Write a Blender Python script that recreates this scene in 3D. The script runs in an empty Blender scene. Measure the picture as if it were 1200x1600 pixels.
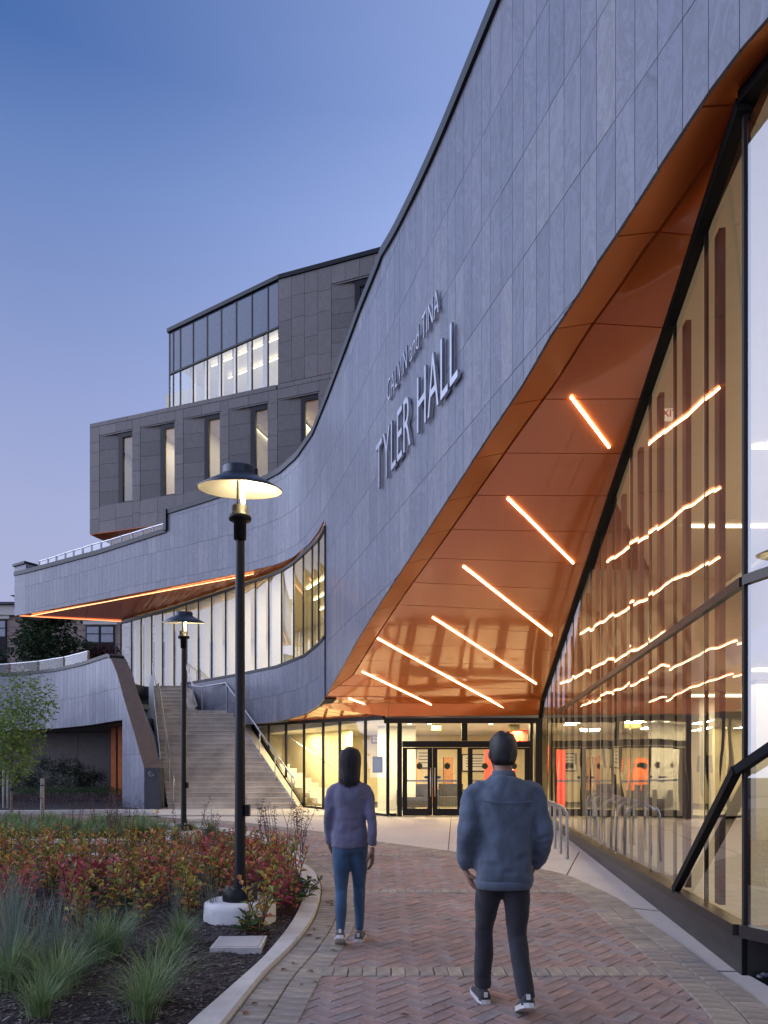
import bpy, bmesh, math, random
from mathutils import Vector, Matrix, noise
random.seed(7)
SC = bpy.context.scene
C = SC.collection

# ------------------------------------------------------------------ camera
EYE = 1.415                    # eye height above the paving at the near glass corner
cam_d = bpy.data.cameras.new('camera')
cam = bpy.data.objects.new('camera', cam_d)
C.objects.link(cam)
cam.location = (0, 0, EYE)
cam.rotation_euler = (math.radians(90), 0, 0)
cam_d.sensor_fit = 'VERTICAL'
cam_d.sensor_height = 36
cam_d.sensor_width = 27
cam_d.lens = 24.0
cam_d.shift_y = 413 / 1600
cam_d.clip_start = 0.05
cam_d.clip_end = 3000
SC.camera = cam

# ------------------------------------------------------------------ dusk sky
AFTERGLOW = 3.0
W = bpy.data.worlds.new('World')
SC.world = W
W.use_nodes = True
nt = W.node_tree
bg = nt.nodes['Background']
tc = nt.nodes.new('ShaderNodeTexCoord')
sep = nt.nodes.new('ShaderNodeSeparateXYZ')
nt.links.new(tc.outputs['Generated'], sep.inputs[0])
ramp = nt.nodes.new('ShaderNodeValToRGB')
nt.links.new(sep.outputs['Z'], ramp.inputs[0])
cr = ramp.color_ramp
cr.interpolation = 'LINEAR'
SKY = [(0.0, (0.49, 0.49, 0.69)), (0.33, (0.382, 0.430, 0.682)), (0.437, (0.306, 0.373, 0.655)),
       (0.63, (0.142, 0.238, 0.525)), (0.70, (0.061, 0.148, 0.408)), (1.0, (0.03, 0.085, 0.27))]
while len(cr.elements) < len(SKY):
    cr.elements.new(0.5)
for e, (p, c) in zip(cr.elements, SKY):
    e.position = p
    e.color = (*c, 1)
# the dusk sky pales smoothly towards the right
gr_ = nt.nodes.new('ShaderNodeMapRange')
gr_.interpolation_type = 'SMOOTHSTEP'
gr_.inputs['From Min'].default_value = -0.45
gr_.inputs['From Max'].default_value = 0.35
nt.links.new(sep.outputs['X'], gr_.inputs['Value'])
pl0 = nt.nodes.new('ShaderNodeVectorMath')
pl0.operation = 'SCALE'
pl0.inputs[0].default_value = (0.27, 0.29, 0.40)
nt.links.new(gr_.outputs[0], pl0.inputs['Scale'])
vm = nt.nodes.new('ShaderNodeVectorMath')
vm.operation = 'ADD'
nt.links.new(ramp.outputs[0], vm.inputs[0])
nt.links.new(pl0.outputs[0], vm.inputs[1])
# after-glow where the sun has gone down: to the left of the viewer, fading upwards and sideways
dot = nt.nodes.new('ShaderNodeVectorMath')
dot.operation = 'DOT_PRODUCT'
dot.inputs[1].default_value = Vector((-0.95, 0.06, 0.30)).normalized()
nt.links.new(tc.outputs['Generated'], dot.inputs[0])
mr = nt.nodes.new('ShaderNodeMapRange')
mr.interpolation_type = 'SMOOTHSTEP'
mr.inputs['From Min'].default_value = 0.61
mr.inputs['From Max'].default_value = 1.0
mr.inputs['To Min'].default_value = 0.0
mr.inputs['To Max'].default_value = AFTERGLOW
nt.links.new(dot.outputs['Value'], mr.inputs['Value'])
gw = nt.nodes.new('ShaderNodeVectorMath')
gw.operation = 'SCALE'
gw.inputs[0].default_value = (0.72, 0.79, 1.06)
nt.links.new(mr.outputs[0], gw.inputs['Scale'])
sm = nt.nodes.new('ShaderNodeVectorMath')
sm.operation = 'ADD'
nt.links.new(vm.outputs[0], sm.inputs[0])
nt.links.new(gw.outputs[0], sm.inputs[1])
nt.links.new(sm.outputs[0], bg.inputs['Color'])
bg.inputs['Strength'].default_value = 1.0
SC.view_settings.view_transform = 'Standard'
SC.view_settings.look = 'None'
SC.view_settings.exposure = 0.0
SC.view_settings.gamma = 1.0
SC.cycles.use_denoising = True
SC.cycles.max_bounces = 8
SC.cycles.diffuse_bounces = 4
SC.cycles.glossy_bounces = 4
SC.cycles.transparent_max_bounces = 24
SC.cycles.sample_clamp_indirect = 6.0
SC.cycles.blur_glossy = 0.5
SC.cycles.caustics_reflective = False
SC.cycles.caustics_refractive = False

# ------------------------------------------------------------------ survey helpers (photo measurements -> metres)
FP, HZ = 1067.0, 1213.0


def P(x, y, Y):
    return Vector(((x - 600) * Y / FP, Y, EYE + (HZ - y) * Y / FP))


def gz(Y):
    return 0.025 * (min(Y, 45) - 5)


def G(x, y, dz=0.0):
    Y = 1643.0 / (y - 1186.3)
    return Vector(((x - 600) * Y / FP, Y, gz(Y) + dz))


def lerp(a, b, t):
    return a + (b - a) * t


def table(tab, x):
    """piecewise linear look-up in [(x, value), ...] (x rising or falling)"""
    if tab[0][0] > tab[-1][0]:
        tab = tab[::-1]
    if x <= tab[0][0]:
        a, b = tab[0], tab[1]
    elif x >= tab[-1][0]:
        a, b = tab[-2], tab[-1]
    else:
        for a, b in zip(tab, tab[1:]):
            if a[0] <= x <= b[0]:
                break
    return a[1] + (b[1] - a[1]) * (x - a[0]) / (b[0] - a[0])


# ------------------------------------------------------------------ objects
def thing(name, label, cat, loc=(0, 0, 0), rz=0.0, group=None):
    o = bpy.data.objects.new(name, None)
    C.objects.link(o)
    o.location = loc
    o.rotation_euler = (0, 0, rz)
    o.empty_display_size = 0.2
    return tag(o, label, cat, group)


def tag(o, label=None, cat=None, group=None, kind=None):
    if label: o['label'] = label
    if cat: o['category'] = cat
    if group: o['group'] = group
    if kind: o['kind'] = kind
    return o


def part(name, parent):
    o = bpy.data.objects.new(name, None)
    C.objects.link(o)
    o.parent = parent
    o.empty_display_size = 0.1
    return o


def link(name, me, parent=None, loc=None, rz=None, scale=None):
    o = bpy.data.objects.new(name, me)
    C.objects.link(o)
    if parent is not None: o.parent = parent
    if loc is not None: o.location = loc
    if rz is not None: o.rotation_euler = (0, 0, rz)
    if scale is not None: o.scale = (scale, scale, scale) if not hasattr(scale, '__len__') else scale
    return o


def copy_tree(o, parent=None):
    c = o.copy()
    C.objects.link(c)
    c.parent = parent
    for ch in list(o.children):
        copy_tree(ch, c)
    return c


class MB:
    def __init__(s):
        s.v = []; s.f = []; s.sm = []; s.mi = []

    def add(s, vs, fs, smooth=False, m=0):
        n = len(s.v)
        s.v += [tuple(p) for p in vs]
        for f in fs:
            s.f.append([i + n for i in f])
            s.sm.append(smooth)
            s.mi.append(m)
        return s

    def poly(s, pts, m=0):
        return s.add(pts, [list(range(len(pts)))], m=m)

    def prism(s, pts, off, m=0):
        """closed solid: polygon pts swept by the vector off"""
        n = len(pts)
        off = Vector(off)
        a = [Vector(p) for p in pts]
        b = [p + off for p in a]
        fs = [list(range(n))[::-1], [n + i for i in range(n)]]
        for i in range(n):
            j = (i + 1) % n
            fs.append([i, j, n + j, n + i])
        # orientation: make the caps face outward
        nrm = Vector((0, 0, 0))
        for i in range(n):
            p, q = a[i], a[(i + 1) % n]
            nrm += Vector(((p.y - q.y) * (p.z + q.z), (p.z - q.z) * (p.x + q.x), (p.x - q.x) * (p.y + q.y)))
        if nrm.dot(off) < 0:
            fs = [f[::-1] for f in fs]
        return s.add(a + b, fs, m=m)

    def box(s, c, size, ux=None, uy=None, m=0):
        c = Vector(c)
        ux = Vector(ux).normalized() if ux is not None else Vector((1, 0, 0))
        if uy is None:
            uy = Vector((-ux.y, ux.x, 0)).normalized() if abs(ux.z) < 0.99 else Vector((0, 1, 0))
        uy = Vector(uy).normalized()
        uz = ux.cross(uy).normalized()
        h = [k / 2 for k in size]
        vs = [c + ux * (a * h[0]) + uy * (b * h[1]) + uz * (d * h[2]) for d in (-1, 1) for b in (-1, 1) for a in (-1, 1)]
        return s.add(vs, [[0, 2, 3, 1], [4, 5, 7, 6], [0, 1, 5, 4], [2, 6, 7, 3], [0, 4, 6, 2], [1, 3, 7, 5]], m=m)

    def bar(s, a, b, w, d=None, up=(0, 0, 1), m=0):
        a, b = Vector(a), Vector(b)
        ux = (b - a)
        L = ux.length
        ux.normalize()
        up = Vector(up)
        uy = up.cross(ux)
        if uy.length < 1e-4:
            uy = Vector((1, 0, 0)).cross(ux)
        uy.normalize()
        return s.box((a + b) / 2, (L, w, d or w), ux, uy, m=m)

    def tube(s, pts, r, n=10, cap=True, smooth=True, m=0):
        pts = [Vector(p) for p in pts]
        rs = r if hasattr(r, '__len__') else [r] * len(pts)
        vs = []
        t0 = (pts[1] - pts[0]).normalized()
        ref = Vector((0, 0, 1)) if abs(t0.z) < 0.9 else Vector((1, 0, 0))
        u = t0.cross(ref).normalized()
        for i, p in enumerate(pts):
            if i == 0: t = pts[1] - pts[0]
            elif i == len(pts) - 1: t = pts[-1] - pts[-2]
            else: t = (pts[i + 1] - pts[i]).normalized() + (pts[i] - pts[i - 1]).normalized()
            t.normalize()
            u = (u - t * u.dot(t)).normalized()
            w = t.cross(u)
            for k in range(n):
                a = 2 * math.pi * k / n
                vs.append(p + (u * math.cos(a) + w * math.sin(a)) * rs[i])
        fs = []
        for i in range(len(pts) - 1):
            for k in range(n):
                k2 = (k + 1) % n
                fs.append([i * n + k, i * n + k2, (i + 1) * n + k2, (i + 1) * n + k])
        s.add(vs, fs, smooth, m)
        if cap:
            s.add(vs[:n][::-1], [list(range(n))], m=m)
            s.add(vs[-n:], [list(range(n))], m=m)
        return s

    def lathe(s, prof, n=32, c=(0, 0, 0), smooth=True, m=0):
        """prof: [(radius, z), ...] turned about the vertical through c"""
        vs, fs = [], []
        c = Vector(c)
        for r, z in prof:
            for k in range(n):
                a = 2 * math.pi * k / n
                vs.append(c + Vector((r * math.cos(a), r * math.sin(a), z)))
        for i in range(len(prof) - 1):
            for k in range(n):
                k2 = (k + 1) % n
                fs.append([i * n + k, i * n + k2, (i + 1) * n + k2, (i + 1) * n + k])
        return s.add(vs, fs, smooth, m)

    def loft(s, rings, smooth=True, cap=True, m=0):
        n = len(rings[0])
        vs = [p for r in rings for p in r]
        fs = []
        for i in range(len(rings) - 1):
            for k in range(n):
                k2 = (k + 1) % n
                fs.append([i * n + k, i * n + k2, (i + 1) * n + k2, (i + 1) * n + k])
        if cap:
            fs.append(list(range(n))[::-1])
            fs.append([(len(rings) - 1) * n + k for k in range(n)])
        return s.add(vs, fs, smooth, m)

    def mesh(s, name, mat=None):
        me = bpy.data.meshes.new(name)
        me.from_pydata(s.v, [], s.f)
        me.polygons.foreach_set('use_smooth', s.sm)
        if mat is not None:
            for mm in (mat if isinstance(mat, (list, tuple)) else [mat]):
                me.materials.append(mm)
            me.polygons.foreach_set('material_index', s.mi)
        me.update()
        return me

    def build(s, name, mat=None, parent=None, kind=None):
        o = link(name, s.mesh(name, mat), parent)
        if kind: o['kind'] = kind
        return o


def clip(poly, f):
    """keep the part of a 2-D polygon where f(p) >= 0 (f linear)"""
    out = []
    for i in range(len(poly)):
        a, b = poly[i], poly[(i + 1) % len(poly)]
        fa, fb = f(a), f(b)
        if fa >= 0: out.append(a)
        if (fa >= 0) != (fb >= 0):
            t = fa / (fa - fb)
            out.append((a[0] + (b[0] - a[0]) * t, a[1] + (b[1] - a[1]) * t))
    return out


def area2(p):
    return abs(sum(p[i][0] * p[(i + 1) % len(p)][1] - p[(i + 1) % len(p)][0] * p[i][1] for i in range(len(p)))) / 2


def inside(p, poly):
    x, y = p[0], p[1]
    r = False
    n = len(poly)
    for i in range(n):
        x1, y1 = poly[i][0], poly[i][1]
        x2, y2 = poly[(i + 1) % n][0], poly[(i + 1) % n][1]
        if (y1 > y) != (y2 > y) and x < (x2 - x1) * (y - y1) / (y2 - y1) + x1:
            r = not r
    return r


def smooth_line(pts, n=6):
    """Catmull-Rom through points"""
    pts = [Vector(p) for p in pts]
    out = []
    for i in range(len(pts) - 1):
        p0 = pts[max(i - 1, 0)]; p1 = pts[i]; p2 = pts[i + 1]; p3 = pts[min(i + 2, len(pts) - 1)]
        for k in range(n):
            t = k / n
            out.append(0.5 * ((2 * p1) + (p2 - p0) * t + (2 * p0 - 5 * p1 + 4 * p2 - p3) * t * t + (3 * p1 - p0 - 3 * p2 + p3) * t ** 3))
    out.append(pts[-1])
    return out


def resample(pts, step):
    pts = [Vector(p) for p in pts]
    out = [pts[0].copy()]
    acc = 0.0
    for a, b in zip(pts, pts[1:]):
        L = (b - a).length
        while acc + L >= step:
            t = (step - acc) / L
            a = a.lerp(b, t)
            out.append(a.copy())
            L = (b - a).length
            acc = 0.0
        acc += L
    return out


# ------------------------------------------------------------------ materials
def newmat(name):
    m = bpy.data.materials.new(name)
    m.use_nodes = True
    return m, m.node_tree, m.node_tree.nodes['Principled BSDF']


def N(t, kind, **kw):
    n = t.nodes.new(kind)
    for k, v in kw.items():
        if hasattr(n, k): setattr(n, k, v)
        else: n.inputs[k.replace('_', ' ')].default_value = v
    return n


def rampn(t, fac, stops, interp='LINEAR'):
    r = t.nodes.new('ShaderNodeValToRGB')
    r.color_ramp.interpolation = interp
    while len(r.color_ramp.elements) < len(stops):
        r.color_ramp.elements.new(0.5)
    for e, (p, c) in zip(r.color_ramp.elements, stops):
        e.position = p
        e.color = (*c, 1)
    t.links.new(fac, r.inputs[0])
    return r.outputs[0]


def mixc(t, fac, a, b, mode='MIX'):
    n = t.nodes.new('ShaderNodeMix')
    n.data_type = 'RGBA'
    n.blend_type = mode
    for sock, v in ((n.inputs[0], fac), (n.inputs[6], a), (n.inputs[7], b)):
        if hasattr(v, 'is_linked'): t.links.new(v, sock)
        elif hasattr(v, '__len__'): sock.default_value = (*v, 1)
        else: sock.default_value = v
    return n.outputs[2]


def noise_n(t, scale, detail=4, rough=0.55, coord='Object', stretch=None):
    c = t.nodes.new('ShaderNodeTexCoord')
    out = c.outputs[coord]
    if stretch:
        mp = t.nodes.new('ShaderNodeMapping')
        mp.inputs['Scale'].default_value = stretch
        t.links.new(out, mp.inputs[0])
        out = mp.outputs[0]
    n = N(t, 'ShaderNodeTexNoise')
    n.inputs['Scale'].default_value = scale
    n.inputs['Detail'].default_value = detail
    n.inputs['Roughness'].default_value = rough
    t.links.new(out, n.inputs['Vector'])
    return n.outputs['Fac']


def rnd(t):
    """one random number per piece: per object and per loose part"""
    a = t.nodes.new('ShaderNodeObjectInfo').outputs['Random']
    b = t.nodes.new('ShaderNodeNewGeometry').outputs['Random Per Island']
    ad = N(t, 'ShaderNodeMath', operation='ADD')
    t.links.new(a, ad.inputs[0]); t.links.new(b, ad.inputs[1])
    fr = N(t, 'ShaderNodeMath', operation='FRACT')
    t.links.new(ad.outputs[0], fr.inputs[0])
    return fr.outputs[0]


def bump(t, bsdf, h, strength=0.3, dist=0.01):
    b = t.nodes.new('ShaderNodeBump')
    b.inputs['Strength'].default_value = strength
    b.inputs['Distance'].default_value = dist
    t.links.new(h, b.inputs['Height'])
    t.links.new(b.outputs[0], bsdf.inputs['Normal'])


def simple(name, col, rough=0.6, metal=0.0, var=0.15, scale=6, bumps=0.0, spec=0.5, coat=0.0):
    m, t, b = newmat(name)
    n = noise_n(t, scale)
    lo = tuple(c * (1 - var) for c in col)
    hi = tuple(min(1, c * (1 + var)) for c in col)
    t.links.new(rampn(t, n, [(0.3, lo), (0.7, hi)]), b.inputs['Base Color'])
    b.inputs['Roughness'].default_value = rough
    b.inputs['Metallic'].default_value = metal
    b.inputs['Specular IOR Level'].default_value = spec
    b.inputs['Coat Weight'].default_value = coat
    b.inputs['Coat Roughness'].default_value = 0.06
    if bumps: bump(t, b, noise_n(t, scale * 6), bumps, 0.01)
    return m


def emit(name, col, s):
    m, t, b = newmat(name)
    b.inputs['Base Color'].default_value = (*col, 1)
    b.inputs['Emission Color'].default_value = (*col, 1)
    b.inputs['Emission Strength'].default_value = s
    return m


def stone(name, tones, rough, coat, seed_scale=1.0, vein=0.35, spec=0.5):
    m, t, b = newmat(name)
    c = t.nodes.new('ShaderNodeTexCoord')
    r = rnd(t)
    # every panel cut from another part of the slab: shift the pattern by the random number
    sc = N(t, 'ShaderNodeMath', operation='MULTIPLY'); sc.inputs[1].default_value = 37.0
    t.links.new(r, sc.inputs[0])
    ad = N(t, 'ShaderNodeVectorMath', operation='ADD')
    t.links.new(c.outputs['Object'], ad.inputs[0]); t.links.new(sc.outputs[0], ad.inputs[1])
    mp = N(t, 'ShaderNodeMapping'); mp.inputs['Scale'].default_value = (1.5, 1.5, 0.75)
    mp.inputs['Rotation'].default_value = (0.25, 0.3, 0)
    t.links.new(ad.outputs[0], mp.inputs[0])
    wv = N(t, 'ShaderNodeTexNoise'); wv.inputs['Scale'].default_value = 2.2 * seed_scale
    wv.inputs['Detail'].default_value = 7; wv.inputs['Roughness'].default_value = 0.62
    wv.inputs['Distortion'].default_value = 1.2
    t.links.new(mp.outputs[0], wv.inputs['Vector'])
    veins = rampn(t, wv.outputs[0], [(0.25, (0.50,) * 3), (0.40, (1.08,) * 3), (0.48, (0.76,) * 3), (0.56, (1.15,) * 3), (0.64, (0.85,) * 3), (0.8, (1.1,) * 3)])
    fine = N(t, 'ShaderNodeTexNoise'); fine.inputs['Scale'].default_value = 55
    fine.inputs['Detail'].default_value = 3
    t.links.new(ad.outputs[0], fine.inputs['Vector'])
    grain = rampn(t, fine.outputs[0], [(0.3, (0.82,) * 3), (0.7, (1.15,) * 3)])
    col = rampn(t, r, tones)
    col = mixc(t, vein, col, mixc(t, 1.0, col, veins, 'MULTIPLY'))
    col = mixc(t, 0.6, col, mixc(t, 1.0, col, grain, 'MULTIPLY'))
    t.links.new(col, b.inputs['Base Color'])
    rr = N(t, 'ShaderNodeMapRange'); rr.inputs['To Min'].default_value = rough * 0.7; rr.inputs['To Max'].default_value = rough * 1.3
    t.links.new(fine.outputs[0], rr.inputs[0]); t.links.new(rr.outputs[0], b.inputs['Roughness'])
    b.inputs['Coat Weight'].default_value = coat
    b.inputs['Coat Roughness'].default_value = 0.10
    b.inputs['Specular IOR Level'].default_value = spec
    bump(t, b, wv.outputs[0], 0.06, 0.01)
    return m


def glass(name, tint, f0, wav=0.0, wscale=0.6):
    m = bpy.data.materials.new(name)
    m.use_nodes = True
    t = m.node_tree
    t.nodes.clear()
    out = N(t, 'ShaderNodeOutputMaterial')
    tr = N(t, 'ShaderNodeBsdfTransparent'); tr.inputs[0].default_value = (*tint, 1)
    gl = N(t, 'ShaderNodeBsdfGlossy'); gl.inputs['Roughness'].default_value = 0.0
    gl.inputs[0].default_value = (0.95, 0.95, 0.95, 1)
    geo = N(t, 'ShaderNodeNewGeometry')
    d = N(t, 'ShaderNodeVectorMath', operation='DOT_PRODUCT')
    t.links.new(geo.outputs['Normal'], d.inputs[0]); t.links.new(geo.outputs['Incoming'], d.inputs[1])
    ab = N(t, 'ShaderNodeMath', operation='ABSOLUTE'); t.links.new(d.outputs['Value'], ab.inputs[0])
    om = N(t, 'ShaderNodeMath', operation='SUBTRACT'); om.inputs[0].default_value = 1.0; t.links.new(ab.outputs[0], om.inputs[1])
    pw = N(t, 'ShaderNodeMath', operation='POWER'); pw.inputs[1].default_value = 4.0; t.links.new(om.outputs[0], pw.inputs[0])
    sl = N(t, 'ShaderNodeMapRange'); sl.inputs['To Min'].default_value = f0; sl.inputs['To Max'].default_value = 1.0
    t.links.new(pw.outputs[0], sl.inputs[0])
    mx = N(t, 'ShaderNodeMixShader')
    t.links.new(sl.outputs[0], mx.inputs[0]); t.links.new(tr.outputs[0], mx.inputs[1]); t.links.new(gl.outputs[0], mx.inputs[2])
    t.links.new(mx.outputs[0], out.inputs[0])
    if wav:
        h = noise_n(t, wscale, 1, 0.4)
        bp = N(t, 'ShaderNodeBump'); bp.inputs['Strength'].default_value = 1.0; bp.inputs['Distance'].default_value = wav
        t.links.new(h, bp.inputs['Height'])
        t.links.new(bp.outputs[0], gl.inputs['Normal'])
    return m


M = {}
M['stone'] = stone('polished_grey_stone', [(0, (0.138, 0.149, 0.190)), (0.25, (0.176, 0.184, 0.226)), (0.5, (0.158, 0.168, 0.212)), (0.75, (0.200, 0.203, 0.238)), (0.9, (0.165, 0.176, 0.226)), (1, (0.228, 0.226, 0.25))], 0.40, 0.12, vein=0.85, spec=0.28)
M['stone_dark'] = stone('brown_grey_stone', [(0, (0.135, 0.120, 0.112)), (0.4, (0.165, 0.146, 0.135)), (0.7, (0.148, 0.133, 0.125)), (1, (0.195, 0.172, 0.158))], 0.5, 0.0, vein=0.6)
M['joint'] = simple('dark_joint', (0.045, 0.045, 0.052), 0.9)
M['matt_black'] = simple('matt_black_frame', (0.010, 0.010, 0.011), 0.65, spec=0.12)
M['black'] = simple('black_metal', (0.008, 0.008, 0.009), 0.42, 0.0, spec=0.3)
M['frame'] = simple('dark_bronze_frame', (0.02, 0.016, 0.014), 0.4)
M['glass_big'] = glass('tall_window_glass', (0.90, 0.85, 0.78), 0.14, 0.0065, 1.1)
M['glass_coat'] = glass('mirror_coated_glass', (0.6, 0.6, 0.58), 0.20, 0.001, 0.6)
M['glass'] = glass('clear_window_glass', (0.92, 0.92, 0.88), 0.07, 0.003, 0.6)
M['glass_thin'] = glass('railing_glass', (0.9, 0.92, 0.92), 0.035)
M['glass_up'] = glass('upper_window_glass', (0.84, 0.86, 0.84), 0.06, 0.003, 0.5)
M['glass_blue'] = glass('blue_window_glass', (0.80, 0.82, 0.82), 0.10, 0.002, 0.6)
M['spandrel'] = simple('blue_spandrel_glass', (0.055, 0.08, 0.135), 0.15, 0.0, coat=0.1, spec=0.4)
M['led'] = emit('warm_light_strip', (1.0, 0.70, 0.38), 11.0)
M['led_thin'] = emit('canopy_light_strip', (1.0, 0.52, 0.22), 3.0)
M['led_red'] = emit('amber_light_strip', (1.0, 0.30, 0.10), 2.2)
M['white_light'] = emit('warm_white_light', (1.0, 0.84, 0.55), 7.0)
M['lamp'] = emit('lamp_tube_light', (1.0, 0.80, 0.46), 9.0)
M['shade_in'] = simple('white_enamel', (0.8, 0.78, 0.72), 0.4, var=0.03)
M['lamp_blue'] = simple('dark_lamp_paint', (0.022, 0.025, 0.032), 0.35, 0.1, coat=0.2)
M['concrete'] = simple('pale_concrete', (0.54, 0.50, 0.465), 0.75, var=0.10, scale=1.2, bumps=0.12)
M['footing'] = simple('white_painted_concrete', (0.76, 0.74, 0.70), 0.8, var=0.10, scale=7, bumps=0.35)
M['kerb'] = simple('pale_kerb_stone', (0.64, 0.60, 0.54), 0.75, var=0.10, scale=9, bumps=0.2)
M['step'] = simple('stair_concrete', (0.58, 0.51, 0.42), 0.8, var=0.25, scale=1.7, bumps=0.15)
M['steel'] = simple('brushed_steel', (0.45, 0.45, 0.46), 0.35, 0.9, var=0.06)
M['wall_in'] = simple('cream_wall', (0.80, 0.71, 0.48), 0.7, var=0.05)
M['white_in'] = simple('white_plaster', (0.74, 0.72, 0.68), 0.7, var=0.03)
M['floor_in'] = simple('grey_floor', (0.35, 0.33, 0.3), 0.35)
M['orange_in'] = simple('orange_board', (0.72, 0.17, 0.03), 0.5)
M['red_in'] = simple('red_banner', (0.75, 0.06, 0.03), 0.6)
M['wood_in'] = simple('brown_wood', (0.30, 0.13, 0.05), 0.5)
M['orange_out'] = simple('orange_jamb', (0.62, 0.17, 0.035), 0.45)
M['bronze'] = simple('bronze_cladding', (0.20, 0.135, 0.095), 0.38, 0.35, var=0.1)
M['grey_metal'] = simple('slate_metal', (0.055, 0.06, 0.075), 0.5, 0.1)
M['plinth'] = simple('dark_plinth_metal', (0.05, 0.045, 0.045), 0.35, 0.5, var=0.35, scale=2.5)
M['pebble'] = simple('grey_pebble', (0.10, 0.11, 0.13), 0.6, var=0.4, scale=20)


def soffit_mat():
    m, t, b = newmat('orange_metal_panel')
    r = rnd(t)
    t.links.new(rampn(t, r, [(0, (0.80, 0.190, 0.030)), (1, (0.86, 0.215, 0.038))]), b.inputs['Base Color'])
    b.inputs['Metallic'].default_value = 0.2
    b.inputs['Roughness'].default_value = 0.22
    b.inputs['Coat Weight'].default_value = 0.7
    b.inputs['Coat Roughness'].default_value = 0.03
    b.inputs['Coat IOR'].default_value = 1.7
    bp = N(t, 'ShaderNodeBump'); bp.inputs['Distance'].default_value = 0.02; bp.inputs['Strength'].default_value = 0.12
    t.links.new(noise_n(t, 0.7, 1), bp.inputs['Height'])
    t.links.new(bp.outputs[0], b.inputs['Normal'])
    return m


M['soffit'] = soffit_mat()
M['fascia'] = simple('orange_fascia_metal', (0.62, 0.170, 0.040), 0.42, 0.1, var=0.05, scale=2, spec=0.4)


def brick_mat(name, stops, rough=0.75):
    m, t, b = newmat(name)
    col = rampn(t, rnd(t), stops)
    n = noise_n(t, 9, 5)
    n2 = noise_n(t, 0.8, 4)
    col = mixc(t, 0.55, col, mixc(t, 1.0, col, rampn(t, n, [(0.3, (0.6,) * 3), (0.7, (1.3,) * 3)]), 'MULTIPLY'))
    col = mixc(t, 0.6, col, mixc(t, 1.0, col, rampn(t, n2, [(0.35, (0.62,) * 3), (0.6, (1.1,) * 3)]), 'MULTIPLY'))
    t.links.new(col, b.inputs['Base Color'])
    b.inputs['Roughness'].default_value = rough
    bump(t, b, noise_n(t, 60, 3), 0.25, 0.004)
    return m


M['brick'] = brick_mat('red_paving_brick', [(0, (0.278, 0.205, 0.186)), (0.25, (0.376, 0.245, 0.206)), (0.5, (0.294, 0.241, 0.229)), (0.7, (0.419, 0.258, 0.210)), (0.85, (0.330, 0.277, 0.258)), (1, (0.341, 0.220, 0.182))])
M['paver'] = brick_mat('grey_paving_brick', [(0, (0.331, 0.278, 0.222)), (0.4, (0.402, 0.338, 0.266)), (0.7, (0.308, 0.266, 0.228)), (0.9, (0.449, 0.378, 0.294)), (1, (0.249, 0.237, 0.233))])
# ================================================================== the hall
hall = thing('university_hall', 'grey stone university hall with a sweeping curved front wall, orange soffit and lit glass entrance', 'building', (0, 12, 0))


def hp(name):
    o = part(name, hall)
    o.location = (0, -12, 0)
    return o


# plan of the curved front wall, near end to far end
WTAB = [(543, 15.28), (530, 16.15), (517, 17.1), (504, 18.15), (491, 19.2), (478, 20.15), (465, 20.9), (439, 21.95), (413, 22.65), (382, 23.4),
        (325, 24.6), (261, 25.95), (155, 28.5), (49, 31.15), (23, 31.9)]
plan = [(3.837 - 0.3046 * (-5 + 0.3 * i), -5 + 0.3 * i) for i in range(67)]
curve = smooth_line([Vector(((x - 600) / FP * Y, Y, 0)) for x, Y in [(570, 13.85)] + WTAB], 8)
plan = [Vector((x, y, 0)) for x, y in plan if y < 14.9] + [p for p in curve if p.y > 15.0]
wall_line = resample(plan, 0.02)
S = 0.02


def wp(s):
    i = max(0, min(len(wall_line) - 1, int(round(s / S))))
    return wall_line[i]


def px_of(p):
    return 600 + FP * p.x / p.y if p.y > 1 else 2000


WLEN = (len(wall_line) - 1) * S
# heights along the wall, by place on the plan (Y for the straight run, then measured points of the curve)
TOPY = [(785, 0), (675, 245), (620, 361), (600, 400), (594, 429 - 12), (568, 479), (543, 546), (517, 614), (491, 678), (465, 715), (439, 738), (413, 752), (382, 764), (325, 783), (261.5, 803)]
LOWTOP = [(261, 831), (155, 865), (49, 893), (23, 899)]
BOTY = [(1200, 30), (1130, 117.5), (1084, 185), (1043, 247), (1007, 305), (975, 355), (945, 397), (916, 445), (890, 485), (866, 520), (820, 600), (760, 690), (650, 860), (600, 935), (560, 1000), (535, 1045), (512, 1085)]
BOTUP = [(508, 812.5), (498, 832), (485, 849), (459, 871), (433, 882), (390, 892), (368, 897), (37, 960), (23, 962)]


def ztop(s):
    p = wp(s)
    x = px_of(p)
    if x > 700: return 10.55 + (0.0 if x > 800 else 0)
    y = table(TOPY, x) if x > 261.2 else table(LOWTOP, x)
    z = EYE + (HZ - y) * p.y / FP
    if x > 600: return lerp(z, 10.55, (x - 600) / 100)
    return z


def zbot(s):
    p = wp(s)
    x = px_of(p)
    if p.y < 4.5: return 6.30
    y = table(BOTY, x) if x > 508 else table(BOTUP, x)
    return EYE + (HZ - y) * p.y / FP


s508 = next(i * S for i in range(len(wall_line)) if wall_line[i].y > 10 and px_of(wall_line[i]) < 508)
s261 = next(i * S for i in range(len(wall_line)) if wall_line[i].y > 10 and px_of(wall_line[i]) < 261.2)

facade = hp('stone_facade')


def even_(line, n):
    d = [0]
    for a, b in zip(line, line[1:]): d.append(d[-1] + (b - a).length)
    out = []
    for i in range(n + 1):
        t = d[-1] * i / n
        j = max(k for k in range(len(d)) if d[k] <= t + 1e-9)
        if j >= len(line) - 1: out.append(line[-1].copy()); continue
        out.append(line[j].lerp(line[j + 1], (t - d[j]) / (d[j + 1] - d[j])))
    return out



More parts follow.
